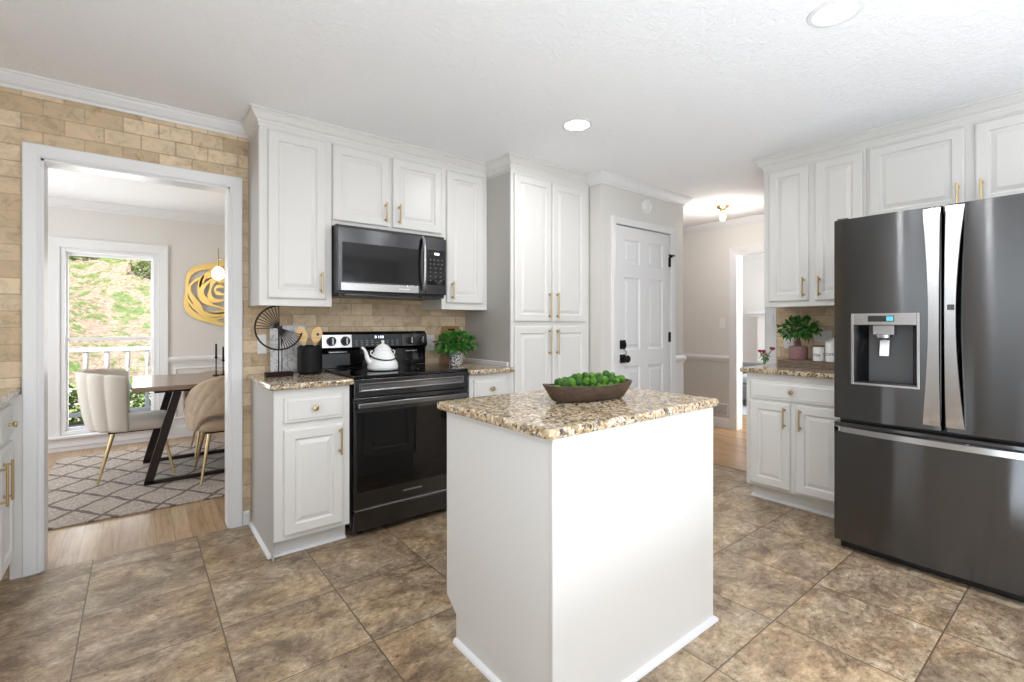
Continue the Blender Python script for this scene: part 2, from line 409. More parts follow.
# ------------------------------------------------------------------ room shell
def hole_wall(fn_box, a0, a1, z0, z1, hole):
    """hole = (ha0, ha1, hz0, hz1); fn_box(mb,a0,a1,z0,z1)"""
    mb = MB(); h = hole
    fn_box(mb, a0, h[0], z0, z1); fn_box(mb, h[1], a1, z0, z1); fn_box(mb, h[0], h[1], h[3], z1)
    if h[2] > z0: fn_box(mb, h[0], h[1], z0, h[2])
    return mb
struct(MB().box(-1.22, 3.95, -2.95, 3.28, -.05, 0), 'floor', 'tile')
mb = MB().box(3.95, 8.4, -1.2, 5.2, -.05, 0); struct(mb, 'floor', 'oak_hall')
mb = MB().box(-1.75, 3.95, 3.28, 6.4, -.05, 0); struct(mb, 'floor', 'oak_dining')
struct(MB().box(-1.9, 8.4, -3.1, 6.4, CZ, CZ + .1), 'ceiling', 'ceil')
# back wall with doorway, brick on the kitchen side, paint on the dining side
DX0, DX1, DZ = -.375, .436, 2.038
struct(hole_wall(lambda m_, a, b, c, d: m_.box(a, b, 3.28, 3.34, c, d), -1.22, 2.10, 0, CZ, (DX0, DX1, 0, DZ)), 'wall_back', 'brick')
struct(MB().box(2.10, 3.955, 3.28, 3.34, 0, CZ), 'wall_back', 'wall')
struct(hole_wall(lambda m_, a, b, c, d: m_.box(a, b, 3.34, 3.40, c, d), -1.75, 3.955, 0, CZ, (DX0, DX1, 0, DZ)), 'wall_dining_front', 'dwall')
struct(hole_wall(lambda m_, a, b, c, d: m_.box(-1.22, -1.10, a, b, c, d), -2.95, 3.28, 0, CZ, (-.1, 1.2, 1.18, 2.06)), 'wall_left', 'wall')
mb = MB()
for a, b in ((-1.22, -.85), (1.05, 1.85), (3.25, 4.07)): mb.box(a, b, -2.95, -2.83, 0, CZ)
for a, b in ((-.85, 1.05), (1.85, 3.25)): mb.box(a, b, -2.95, -2.83, 2.25, CZ); mb.box(a, b, -2.95, -2.83, 0, .12)
struct(mb, 'wall_rear', 'wall')
struct(MB().box(3.95, 4.07, -2.83, 1.735, 0, CZ), 'wall_right', 'wall')
struct(MB().box(3.9455, 3.95, -.2, 1.652, .914, 1.36), 'wall_right', 'brick_side')   # tiled backsplash
# door wall + return
struct(hole_wall(lambda m_, a, b, c, d: m_.box(a, b, 2.55, 2.67, c, d), 2.905, 4.075, 0, CZ, (3.092, 3.868, 0, 2.048)), 'wall_door', 'wall')
struct(MB().box(3.955, 4.075, 2.67, 5.2, 0, CZ), 'wall_hall_left', 'wall')
struct(MB().box(2.905, 2.99, 2.665, 2.80, 0, CZ), 'wall_door', 'wall')
struct(MB().box(2.905, 3.955, 3.1, 3.14, 0, CZ), 'wall_closet', 'wall')
# hall far wall, two tone with opening
mb = hole_wall(lambda m_, a, b, c, d: m_.box(5.42, 5.54, a, b, c, d), -1.2, 5.2, .80, CZ, (1.75, 2.715, .80, 2.03)); struct(mb, 'wall_hall', 'dwall')
mb = MB().box(5.42, 5.54, 2.715, 5.2, 0, .80).box(5.42, 5.54, -1.2, 1.75, 0, .80); struct(mb, 'wall_hall', 'wall_low')
struct(MB().box(4.07, 5.54, 5.2, 5.3, 0, CZ), 'wall_hall_end', 'wall')
struct(MB().box(4.07, 5.54, -1.3, -1.2, 0, CZ), 'wall_hall_near', 'wall')
struct(MB().box(8.3, 8.4, .6, 5.2, 0, CZ), 'wall_living', 'lwall')
struct(MB().box(5.54, 8.4, 5.2, 5.3, 0, CZ), 'wall_living_side', 'lwall')
mb = MB().box(5.54, 5.9, .6, .7, 0, CZ).box(7.9, 8.4, .6, .7, 0, CZ).box(5.9, 7.9, .6, .7, 0, .4).box(5.9, 7.9, .6, .7, 2.2, CZ); struct(mb, 'wall_living_near', 'lwall')
# dining shell
WX0, WX1, WZ0, WZ1 = -.580, .165, .15, 1.955
struct(hole_wall(lambda m_, a, b, c, d: m_.box(a, b, 6.25, 6.37, c, d), -1.75, 3.955, 0, CZ, (WX0, WX1, WZ0, WZ1)), 'wall_dining_window', 'dwall')
mb = MB().box(-1.75, -1.65, 3.40, 4.2, 0, CZ).box(-1.75, -1.65, 5.6, 6.25, 0, CZ).box(-1.75, -1.65, 4.2, 5.6, 0, .5).box(-1.75, -1.65, 4.2, 5.6, 2.1, CZ); struct(mb, 'wall_dining_left', 'dwall')
struct(MB().box(3.835, 3.955, 3.40, 6.25, 0, CZ), 'wall_dining_right', 'dwall')

# casings
CAS = [(0, 0), (0, .010), (.010, .014), (.018, .013), (.060, .020), (.074, .022), (.080, .018), (.080, 0)]
def casing(a0, a1, top, fn, name='trim_1', wd=.08, bottom=None, mat_='trim'):
    p = [(o * wd / .08, d) for o, d in CAS]
    if bottom is None: path = [(a1, 0), (a1, top), (a0, top), (a0, 0)]; mb = sweep(path, p, fn)
    else: mb = sweep([(a1, bottom), (a1, top), (a0, top), (a0, bottom)], p, fn, closed=True)
    return struct(mb, name, mat_)
casing(DX0 + .001, DX1 - .001, DZ - .001, faceY(3.28), 'trim_1', .064)
struct(MB().box(-.479, -.437, 3.262, 3.28, 0, .882), 'trim_21', 'cab')
mb = MB().box(DX0 - .002, DX0 + .012, 3.279, 3.408, 0, DZ).box(DX1 - .012, DX1 + .002, 3.279, 3.408, 0, DZ).box(DX0 - .002, DX1 + .002, 3.279, 3.408, DZ - .012, DZ + .002); struct(mb, 'trim_2', 'trim')
casing(3.092, 3.868, 2.048, faceY(2.55), 'trim_3', .058)
casing(1.75, 2.715, 2.03, faceX(5.42), 'trim_4', .070)
mb = MB().box(5.412, 5.548, 2.703, 2.716, 0, 2.03).box(5.412, 5.548, 1.75, 1.766, 0, 2.03).box(5.412, 5.548, 1.766, 2.703, 2.014, 2.03); struct(mb, 'trim_5', 'trim')
# crowns (right-hand side of the path = into the room)
CR = [(0, -.085), (.010, -.085), (.014, -.072), (.030, -.060), (.052, -.030), (.060, -.014), (.070, -.012), (.070, 0), (0, 0)]
def crown(path, name, s=1.0, m='trim'):
    return struct(sweep(path, [(o * s, d * s) for o, d in CR], lambda a, b, d: (a, b, CZ + d)), name, m)
crown([(-1.10, -2.83), (-1.10, 3.28), (.535, 3.28)], 'trim_6', .82)
crown([(2.905, 2.66), (2.905, 2.55), (4.075, 2.55), (4.075, 5.2)], 'trim_7', .9)
crown([(5.42, 5.2), (5.42, -1.2)], 'trim_8', .9)
crown([(-1.65, 3.4), (-1.65, 6.25), (3.835, 6.25)], 'trim_9', 1.0)
crown([(8.3, 5.2), (8.3, .7)], 'trim_9', 1.0)
# cabinet crowns
CC = [(0, -.105), (.006, -.105), (.008, -.082), (.014, -.080), (.018, -.066), (.034, -.055), (.056, -.028), (.062, -.024), (.064, -.012), (.078, -.010), (.080, 0), (0, 0)]
def ccrown(path, name): return struct(sweep(path, [(o * .68, d * .84) for o, d in CC], lambda a, b, d: (a, b, CZ + d)), name, 'cab')
ccrown([(.535, 3.28), (.535, 2.97), (2.095, 2.97)], 'trim_10')
ccrown([(2.095, 2.97), (2.095, 2.68), (2.905, 2.68)], 'trim_11')
ccrown([(3.95, 1.60), (3.61, 1.60), (3.61, -.4)], 'trim_12')
# baseboards
BB = [(0, 0), (.014, 0), (.014, .085), (.009, .10), (0, .105)]
def base(path, name, h=1.0, m='trim'): return struct(sweep(path, [(o, d * h) for o, d in BB], lambda a, b, d: (a, b, d)), name, m)
base([(-.472, 3.28), (-.435, 3.28)], 'baseboard_back', .8)
base([(.502, 3.28), (.536, 3.28)], 'baseboard_back', .8)
base([(3.926, 2.55), (4.075, 2.55), (4.075, 5.2)], 'baseboard_door')
base([(5.42, 5.2), (5.42, 2.785)], 'baseboard_hall', 1.1)
base([(-1.65, 3.4), (-1.65, 6.25), (3.835, 6.25)], 'baseboard_dining', 1.2)
CHR = [(0, -.035), (.008, -.035), (.012, -.02), (.022, -.008), (.026, .010), (.018, .026), (.010, .032), (0, .034)]
def chair_rail(path, z, name): return struct(sweep(path, CHR, lambda a, b, d: (a, b, z + d)), name, 'trim')
chair_rail([(3.926, 2.55), (4.075, 2.55), (4.075, 5.2)], .89, 'trim_13')
chair_rail([(5.42, 5.2), (5.42, 2.785)], .815, 'trim_14')
chair_rail([(.25, 6.25), (3.835, 6.25)], .835, 'trim_15')
chair_rail([(-1.65, 6.25), (-.66, 6.25)], .835, 'trim_15')
struct(MB().box(3.926, 4.077, 2.546, 2.55, .10, .86), 'trim_16', 'trim')   # painted lower wall beside the door
struct(MB().box(3.944, 3.95, 1.655, 1.737, 0, CZ).box(3.944, 4.076, 1.735, 1.741, 0, CZ), 'trim_17', 'trim')
# dining wainscot panel mouldings
PM = [(0, 0), (0, .006), (.008, .012), (.018, .010), (.024, 0)]
for a0, a1 in ((.33, 1.15), (1.25, 2.1)):
    struct(sweep([(a1, .22), (a1, .73), (a0, .73), (a0, .22)], PM, faceY(6.25), True), 'trim_18', 'trim')
struct(MB().box(3.944, 3.955, 1.75, 2.55, -.001, .004), 'trim_19', 'oak_hall')
# ------------------------------------------------------------------ windows
def window(n, a0, a1, z0, z1, fn_box, casing_fn, meet, wd=.085):
    root = empty('window_%d' % n, (0, 0, 0)); root['kind'] = 'structure'
    c = casing(a0, a1, z1, casing_fn, 'window_casing', wd, z0 - .02); c.parent = root; del c['kind']
    mb = MB(); t = .035
    fn_box(mb, a0, a0 + t, z0, z1, 0, .09); fn_box(mb, a1 - t, a1, z0, z1, 0, .09); fn_box(mb, a0 + t, a1 - t, z1 - t, z1, 0, .09); fn_box(mb, a0 + t, a1 - t, z0, z0 + t, 0, .09)
    mb.build('window_frame', 'trim', root, bevel=.003)
    mb = MB(); e = .001
    for zz0, zz1, d0 in ((z0 + t, meet + .016, .030), (meet - .016, z1 - t, .055)):
        fn_box(mb, a0 + t, a0 + t + .018, zz0, zz1, d0, d0 + .022); fn_box(mb, a1 - t - .018, a1 - t, zz0, zz1, d0, d0 + .022)
        fn_box(mb, a0 + t + .018, a1 - t - .018, zz0, zz0 + .03, d0, d0 + .022); fn_box(mb, a0 + t + .018, a1 - t - .018, zz1 - .03, zz1, d0, d0 + .022)
    mb.build('window_sash', 'trim', root)
    mb = MB(); fn_box(mb, a0 + t + .015, a1 - t - .015, z0 + t + .02, meet, .040, .043); fn_box(mb, a0 + t + .015, a1 - t - .015, meet, z1 - t - .02, .065, .068)
    mb.build('window_pane', 'pane', root); return root
wr = window(1, WX0, WX1, WZ0, WZ1, lambda m_, a, b, c, d, p, q: m_.box(a, b, 6.25 + p, 6.25 + q, c, d), faceY(6.25), 1.07, .095)
mb = MB().box(WX0 - .10, WX1 + .10, 6.195, 6.27, WZ0 - .025, WZ0 - .003).box(WX0 - .08, WX1 + .08, 6.233, 6.25, WZ0 - .10, WZ0 - .025); mb.build('window_sill', 'trim', wr, bevel=.004)
window(2, -.1, 1.2, 1.18, 2.06, lambda m_, a, b, c, d, p, q: m_.box(-1.10 - q, -1.10 - p, a, b, c, d), facePX(-1.10), 1.62)
for i, (a, b) in enumerate(((-.85, 1.05), (1.85, 3.25))):
    window(3 + i, a, b, .12, 2.25, lambda m_, a_, b_, c, d, p, q: m_.box(a_, b_, -2.83 - q, -2.83 - p, c, d), lambda a_, b_, d: (a_, -2.83 + d, b_), 1.2)

# ------------------------------------------------------------------ six panel door
dr = empty('door_1', (3.48, 2.60, 0)); dr['kind'] = 'structure'
mb = MB(); X0, X1, Y0 = 3.098, 3.862, 2.556
mb.box(X0, X1, Y0 + .012, Y0 + .034, .008, 2.040)
xs = [(X0, X0 + .105), (3.425, 3.535), (X1 - .105, X1)]
for a, b in xs: mb.box(a, b, Y0, Y0 + .0125, .008, 2.040)
zs = [(.008, .22), (.86, 1.00), (1.615, 1.725), (1.935, 2.040)]
for c, d in zs:
    for a, b in ((xs[0][1], xs[1][0]), (xs[1][1], xs[2][0])): mb.box(a, b, Y0, Y0 + .0125, c, d)
pf = faceY(Y0 + .0125)
for a, b in ((xs[0][1], xs[1][0]), (xs[1][1], xs[2][0])):
    for c, d in ((.22, .86), (1.00, 1.615), (1.725, 1.935)):
        mb.rings([[pf(x, z, dd) for x, z in rect(a, b, c, d, k)] for k, dd in ((0, 0), (0, .0105), (.012, .002), (.028, .002), (.048, .009), (.052, .009))])
mb.build('door_slab', 'trim', dr)
for z in (.25, 1.10, 1.79):
    MB().tube([(X1 + .004, Y0 - .006, z - .045), (X1 + .004, Y0 - .006, z + .045)], .007, 8).box(X1 - .018, X1 + .001, Y0 - .003, Y0 + .001, z - .044, z + .044).build('hinge', 'blackm', dr, label='matte black hinge')
MB().box(X1 - .055, X1 + .042, Y0 - .034, Y0 - .028, 1.842, 1.856).box(X1 - .008, X1 + .004, Y0 - .034, Y0, 1.83, 1.856).build('swing_latch', 'blackm', dr, bevel=.002, label='matte black swing bar latch')
mb = MB().box(3.150, 3.216, Y0 - .012, Y0, 1.012, 1.085); mb.tube([(3.183, Y0 - .012, 1.048), (3.183, Y0 - .02, 1.048)], .018, 16).box(3.178, 3.189, Y0 - .04, Y0 - .018, 1.03, 1.066)
mb.build('deadbolt', 'blackm', dr, bevel=.002, label='black square deadbolt plate with thumb turn')
mb = MB().box(3.150, 3.216, Y0 - .010, Y0, .895, .965)
mb.rings([[(3.183 + r * math.cos(2 * PI * i / 20), Y0 - .009 - d, .930 + r * math.sin(2 * PI * i / 20)) for i in range(20)] for r, d in ((.014, 0), (.012, .02), (.02, .028), (.030, .038), (.031, .052), (.024, .06), (.01, .063))])
mb.build('door_knob', 'blackm', dr, smooth=40, label='round black knob on a square plate')
mb = MB().tube([(3.20, Y0 - .004, 1.01), (3.222, Y0 - .012, .985), (3.215, Y0 - .012, .962)], .0025, 6); mb.build('key_loop', 'steel_h', dr)

# ------------------------------------------------------------------ ceiling lights
def recessed(x, y, label):
    r = tag(empty('recessed_light', (x, y, CZ)), label, 'ceiling light', 'recessed downlights in the kitchen ceiling')
    mb = MB(); n = 36
    mb.rings([[(x + q * math.cos(2 * PI * i / n), y + q * math.sin(2 * PI * i / n), CZ - d) for i in range(n)] for q, d in ((.093, 0), (.093, .004), (.088, .007), (.074, .006), (.070, .0005))], False)
    mb.build('trim_ring', 'plate', r, smooth=40)
    mb = MB(); mb.lathe(x, y, [(.073, CZ - .0008), (.073, CZ - .004), (.05, CZ - .005)], 36); mb.build('lamp_lens', 'lamp', r)
    l = light('recessed_lamp', 'AREA', (x, y, CZ - .012), (0, 0, 0), 11 if x < 0 else 6.5, (.97, .98, 1), .14); l.data.shape = 'DISK'
    return r
recessed(2.08, 2.01, 'round recessed ceiling light above the pantry side of the island, farther one')
recessed(2.11, .67, 'round recessed ceiling light near the fridge cabinets, larger one at the top edge')
recessed(-.72, 1.17, 'round recessed ceiling light over the sink counter at the left wall')
for x, y in ((.55, -.75), (2.1, -.75), (.55, -2.0), (2.1, -2.0)):
    light('rear_recessed_lamp', 'AREA', (x, y, CZ - .012), (0, 0, 0), 11, (.97, .98, 1), .14)
# hall flush light
FX, FY = 4.68, 2.48
r = tag(empty('flush_ceiling_light', (FX, FY, CZ)), 'small brass flush ceiling light with a clear glass shade in the hall', 'ceiling light')
MB().lathe(FX, FY, [(.062, CZ), (.064, CZ - .012), (.05, CZ - .022), (.026, CZ - .034), (.026, CZ - .052), (.02, CZ - .056)], 28).build('canopy', 'brass', r, smooth=40)
mb = MB(); mb.rings([[(FX + q * math.cos(2 * PI * i / 28), FY + q * math.sin(2 * PI * i / 28), z) for i in range(28)] for q, z in ((.03, CZ - .034), (.07, CZ - .05), (.078, CZ - .09), (.075, CZ - .15), (.072, CZ - .15), (.075, CZ - .09), (.067, CZ - .053), (.03, CZ - .038))], False)
mb.build('shade', 'pane', r, smooth=50, label='clear glass shade')
MB().lathe(FX, FY, [(.012, CZ - .056), (.016, CZ - .07), (.026, CZ - .095), (.029, CZ - .115), (.022, CZ - .138), (.006, CZ - .146)], 20).build('bulb', 'bulb', r, smooth=60)
light('hall_lamp', 'POINT', (FX, FY, CZ - .26), (0, 0, 0), 13, (1, .95, .90), .05)

# ------------------------------------------------------------------ cabinets
QR = [(0, 0), (.016, 0), (.015, .008), (.010, .015), (0, .018)]
def qround(path, name, parent, m='trim'):
    return sweep(path, QR, lambda a, b, d: (a, b, d)).build(name, m, parent, smooth=50)
# base cabinet left of the range
c = tag(empty('base_cabinet', (.745, 2.95, 0)), 'white base cabinet with one drawer and one door, left of the black range', 'cabinet')
MB().box(.549, .935, 2.665, 3.275, .10, .880).box(.549, .935, 2.735, 3.275, 0, .10).build('body', 'cab', c)
MB().box(.546, .551, 2.672, 3.275, .001, .879).build('side_panel', 'side', c, label='side panel with shade painted in grey')
qround([(.546, 3.262), (.546, 2.735), (.935, 2.735)], 'base_molding', c)
fn = faceY(2.665)
d = slabdoor(MB(), fn, .592, .895, .705, .838).build('drawer', 'cab', c); knob(fn, .745, .775, d)
d = raised(MB(), fn, .592, .895, .125, .672).build('door', 'cab', c); pull(fn, .877, .505, .650, d)
# base cabinet right of the range
c = tag(empty('base_cabinet', (1.91, 2.95, 0)), 'narrow white base cabinet with a drawer, between the range and the tall pantry', 'cabinet')
MB().box(1.735, 2.085, 2.665, 3.275, .10, .880).box(1.735, 2.085, 2.735, 3.275, 0, .10).build('body', 'cab', c)
d = slabdoor(MB(), fn, 1.765, 2.045, .715, .845).build('drawer', 'cab', c); knob(fn, 1.905, .780, d)
d = raised(MB(), fn, 1.765, 2.045, .125, .68).build('door', 'cab', c); pull(fn, 1.79, .515, .65, d)
def worktop(x0, x1, y0, y1, label, name='countertop', t=.032):
    mb = MB().box(x0, x1, y0, y1, .882, .882 + t)
    return anchored(mb, name, 'granite', ((x0 + x1) / 2, (y0 + y1) / 2, .882), label, 'countertop', None, bevel=.010, seg=3)
worktop(.522, .950, 2.628, 3.28, 'speckled granite countertop left of the range, under the fan-shaped wire sculpture')
worktop(1.722, 2.095, 2.628, 3.28, 'speckled granite countertop right of the range, under the leafy potted herb')
struct(MB().box(2.078, 2.0945, 2.70, 3.28, .914, .945), 'trim_20', 'trim', bevel=.003)
# upper cabinets on the stove wall
fu = faceY(2.97)
def upper(x0, x1, z0, label, doors, base_y=2.97):
    c = tag(empty('upper_cabinet', ((x0 + x1) / 2, 3.12, z0)), label, 'cabinet')
    MB().box(x0 + .0005, x1 - .0005, base_y, 3.279, z0, CZ - .02).build('body', 'cab', c, bevel=.0015)
    for a, b, z, hx, h0 in doors:
        d = raised(MB(), fu, a, b, z, 2.318).build('door', 'cab', c); pull(fu, hx, h0, h0 + .13, d)
    return c
c = upper(.535, .934, 1.325, 'tall white single-door upper cabinet nearest the doorway, left of the microwave', [(.578, .895, 1.368, .866, 1.40)])
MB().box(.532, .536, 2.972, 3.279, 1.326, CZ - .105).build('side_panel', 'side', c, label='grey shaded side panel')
upper(.935, 1.700, 1.826, 'short white double-door upper cabinet above the microwave', [(.9365, 1.300, 1.857, 1.272, 1.880), (1.324, 1.692, 1.857, 1.366, 1.880)])
upper(1.700, 2.094, 1.325, 'narrow white upper cabinet between microwave and tall pantry', [(1.735, 2.045, 1.372, 1.776, 1.395)])
# pantry
c = tag(empty('pantry_cabinet', (2.5, 3.0, 0)), 'tall white four-door pantry cabinet reaching the ceiling', 'cabinet')
MB().box(2.098, 2.9045, 2.68, 3.275, .10, CZ - .01).box(2.098, 2.9045, 2.75, 3.275, 0, .10).build('body', 'cab', c, bevel=.0015)
MB().box(2.095, 2.099, 2.684, 3.279, .001, CZ - .105).build('side_panel', 'side', c, label='side panel with shade painted in grey')
fp = faceY(2.68)
for a, b, hx in ((2.122, 2.480, 2.452), (2.490, 2.860, 2.532)):
    d = raised(MB(), fp, a, b, 1.238, 2.300).build('door', 'cab', c); pull(fp, hx, 1.262, 1.462, d)
    d = raised(MB(), fp, a, b, .130, 1.205).build('door', 'cab', c); pull(fp, hx, .985, 1.185, d)
# fridge-wall base cabinet
fx = faceX(3.39)
c = tag(empty('base_cabinet', (3.67, 1.30, 0)), 'white base cabinet with a wide drawer over two doors, left of the refrigerator', 'cabinet')
MB().box(3.39, 3.943, .985, 1.622, .10, .880).box(3.455, 3.943, .985, 1.600, 0, .10).build('body', 'cab', c, bevel=.0015)
qround([(3.93, 1.600), (3.455, 1.600), (3.455, .985)], 'base_molding', c)
d = slabdoor(MB(), fx, 1.005, 1.588, .708, .832).build('drawer', 'cab', c); knob(fx, 1.316, .772, d)
d = raised(MB(), fx, 1.330, 1.592, .118, .690).build('door', 'cab', c); pull(fx, 1.362, .528, .668, d)
d = raised(MB(), fx, 1.022, 1.298, .118, .690).build('door', 'cab', c); pull(fx, 1.266, .528, .668, d)
worktop(3.345, 3.944, .975, 1.652, 'speckled granite countertop beside the refrigerator, holding the wooden tray and mauve pot')
# fridge-wall uppers
def upper_r(y0, y1, z0, label, doors):
    c = tag(empty('upper_cabinet', (3.78, (y0 + y1) / 2, z0)), label, 'cabinet')
    MB().box(3.61, 3.9445, y0 + .0005, y1 - .0005, z0, CZ - .02).build('body', 'cab', c, bevel=.0015)
    for a, b, z, hy, h0 in doors:
        d = raised(MB(), faceX(3.61), a, b, z, 2.312).build('door', 'cab', c); pull(faceX(3.61), hy, h0, h0 + .135, d)
upper_r(.975, 1.60, 1.342, 'white double-door upper cabinet left of the refrigerator, above the potted plant', [(1.302, 1.560, 1.380, 1.328, 1.405), (.993, 1.262, 1.380, 1.232, 1.405)])
upper_r(.04, .975, 1.835, 'short white double-door cabinet directly above the refrigerator', [(.520, .958, 1.862, .548, 1.868), (.060, .480, 1.862, .452, 1.868)])
upper_r(-.40, .04, 1.835, 'white upper cabinet at the right edge above the refrigerator', [(-.38, .02, 1.862, -.35, 1.868)])
struct(MB().box(3.2, 3.944, -.02, .02, 0, 1.835), 'wall_fridge_side', 'cab')
# sink-run cabinets at the left edge
fl = facePX(-.478)
c = tag(empty('base_cabinet', (-.79, 2.87, 0)), 'white base cabinet with brass handles at the left edge of the photo, beside the doorway', 'cabinet')
MB().box(-1.095, -.478, 2.43, 3.275, .10, .880).box(-1.095, -.545, 2.43, 3.275, 0, .10).build('body', 'cab', c)
for a, b, ky, ha in ((2.955, 3.225, 3.10, 2.995), (2.47, 2.930, 2.66, 2.890)):
    d = slabdoor(MB(), fl, a, b, .700, .842).build('drawer', 'cab', c); knob(fl, ky, .765, d)
    d = raised(MB(), fl, a, b, .118, .672).build('door', 'cab', c); pull(fl, ha, .45, .625, d)
c = tag(empty('base_cabinet', (-.79, 1.4, 0)), 'white sink base cabinet run on the left wall', 'cabinet')
MB().box(-1.095, -.478, -1.6, 2.428, .10, .880).box(-1.095, -.545, -1.6, 2.428, 0, .10).build('body', 'cab', c)
for k in range(8):
    a = -1.57 + k * .5
    raised(MB(), fl, a, a + .46, .118, .84).build('door', 'cab', c)
worktop(-1.099, -.440, -1.62, 3.279, 'granite countertop at the left edge of the photo, beside the white doorway casing')

# ------------------------------------------------------------------ island
c = tag(empty('kitchen_island', (1.40, 1.32, 0)), 'white freestanding kitchen island cabinet in the middle of the tiled floor', 'kitchen island')
IX0, IX1, IY0, IY1 = .962, 1.862, 1.036, 1.640
mb = MB(); pr = [(IY0, 0), (IY1 - .07, 0), (IY1 - .07, .105), (IY1, .155), (IY1, .881), (IY0, .881)]
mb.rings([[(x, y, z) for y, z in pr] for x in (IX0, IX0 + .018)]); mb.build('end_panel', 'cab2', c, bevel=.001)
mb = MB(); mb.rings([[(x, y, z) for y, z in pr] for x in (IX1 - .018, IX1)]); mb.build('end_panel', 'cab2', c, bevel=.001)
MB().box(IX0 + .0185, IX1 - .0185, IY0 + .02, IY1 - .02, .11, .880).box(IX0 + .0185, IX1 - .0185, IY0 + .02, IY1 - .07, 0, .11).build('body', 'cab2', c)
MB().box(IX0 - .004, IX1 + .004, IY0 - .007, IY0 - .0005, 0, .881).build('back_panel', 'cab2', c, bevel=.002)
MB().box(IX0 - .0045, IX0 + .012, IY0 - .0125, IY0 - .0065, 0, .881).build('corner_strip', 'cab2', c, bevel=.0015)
qround([(IX0, IY1 - .07), (IX0, IY0 - .007), (IX1 + .002, IY0 - .007), (IX1 + .002, IY1 - .07)], 'base_molding', c)
fb = lambda a, b, d: (a, IY1 - .02 + d, b)
for a, b, hx in ((.99, 1.392, 1.36), (1.405, 1.835, 1.437)):
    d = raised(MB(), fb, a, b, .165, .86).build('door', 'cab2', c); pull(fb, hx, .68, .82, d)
worktop(.930, 1.878, 1.008, 1.668, 'speckled gold granite countertop of the island, under the wooden dough bowl')

# ------------------------------------------------------------------ range
c = tag(empty('range', (1.335, 2.98, 0)), 'black stainless electric range with a glass oven door, between the white base cabinets', 'range')
RX0, RX1, RY = .957, 1.715, 2.650
MB().box(RX0, RX1, RY + .045, 3.262, .055, .905).build('body', 'dark_grey', c)
for x in (RX0 + .06, RX1 - .06):
    for y in (RY + .09, 3.18):
        MB().lathe(x, y, [(.018, 0), (.018, .012), (.01, .014), (.01, .056)], 12).build('foot', 'black', c)
MB().box(RX0 - .004, RX1 + .004, RY + .005, 3.18, .906, .926).build('cooktop', 'black_glass', c, bevel=.004, seg=3)
for x, y, rr in ((1.14, 2.82, .105), (1.53, 2.82, .085), (1.14, 3.05, .08), (1.53, 3.05, .10)):
    mb = MB(); mb.rings([[(x + q * math.cos(2 * PI * i / 40), y + q * math.sin(2 * PI * i / 40), .9263) for i in range(40)] for q in (rr, rr + .002)], False); mb.build('burner_marking', 'grey_mark', c)
# front control-less fascia
mb = MB(); mb.box(RX0, RX1, RY + .002, RY + .044, .803, .905); mb.build('upper_fascia', 'steel_h', c, bevel=.003)
mb = MB(); f2 = faceY(RY + .002); mb.rings([[f2(a, b, d) for a, b in rect(RX0 + .03, RX1 - .03, .832, .880, k)] for k, d in ((0, 0), (.004, .004), (.008, .003), (.012, .0015))]); mb.build('fascia_inset', 'steel_m', c)
dd = MB().box(RX0, RX1, RY + .008, RY + .044, .158, .797).build('oven_door', 'steel_h', c, bevel=.003)
MB().box(RX0 + .018, RX1 - .018, RY + .005, RY + .009, .262, .715).build('door_glass', 'black_glass', dd, bevel=.002)
mb = MB(); mb.box(RX0 + .015, RX1 - .015, RY - .034, RY - .014, .742, .772); mb.box(RX0 + .02, RX0 + .045, RY - .016, RY + .012, .744, .770).box(RX1 - .045, RX1 - .02, RY - .016, RY + .012, .744, .770); mb.build('handle', 'steel_m', dd, bevel=.005, seg=3, label='flat steel bar handle')
MB().box(RX0 + .002, RX1 - .002, RY - .002, RY + .008, .158, .166).build('lower_lip', 'steel_l', dd, bevel=.001)
MB().box(RX0 + .30, RX0 + .425, RY + .0065, RY + .0085, .213, .223).build('badge', 'steel_l', dd, label='small pale illegible nameplate')
MB().box(RX0, RX1, RY + .010, RY + .044, .040, .150).build('storage_drawer', 'steel_h', c, bevel=.004)
# backguard with knobs
mb = MB(); pr = [(3.205, .926), (3.262, .926), (3.262, 1.168), (3.215, 1.168), (3.190, 1.150), (3.178, 1.062), (3.205, 1.045)]
mb.rings([[(x, y, z) for y, z in pr] for x in (RX0 - .018, RX1 - .02)]); bg = mb.build('backguard', 'black_glass', c, bevel=.002)
def bgp(x, z, d=0):
    t = (z - 1.062) / (1.150 - 1.062); y = 3.178 + t * .012
    return (x, y - d, z)
def bgplate(x0, x1, z0, z1, d0, d1):
    mb = MB(); mb.rings([[bgp(a, b, d) for a, b in rect(x0, x1, z0, z1)] for d in (d0, d1)]); return mb
bgplate(RX0 - .018, RX0 + .175, 1.064, 1.148, -.001, .003).build('control_plate', 'steel_l', bg, label='brushed bright plate behind two knobs')
bgplate(1.495, RX1 - .02, 1.064, 1.148, -.001, .003).build('control_plate', 'steel_h', bg)
bgplate(1.136, 1.49, 1.064, 1.148, -.001, .0025).build('display_panel', 'black', bg)
mb = MB()
for k, x in enumerate((1.296, 1.312, 1.332, 1.348)):
    z0, z1 = 1.122, 1.138; wv = .0095
    for a, b, cc, dd_ in ((x, x + .002, z0, z1), (x + wv - .002, x + wv, z0, z1), (x, x + wv, z1 - .002, z1), (x, x + wv, z0, z0 + .002), (x, x + wv, (z0 + z1) / 2 - .001, (z0 + z1) / 2 + .001)):
        if k == 1 and a != x + wv - .002: continue
        mb.rings([[bgp(p, q, e) for p, q in rect(a, b, cc, dd_)] for e in (.0025, .0032)])
mb.build('clock_digits', 'display', bg)
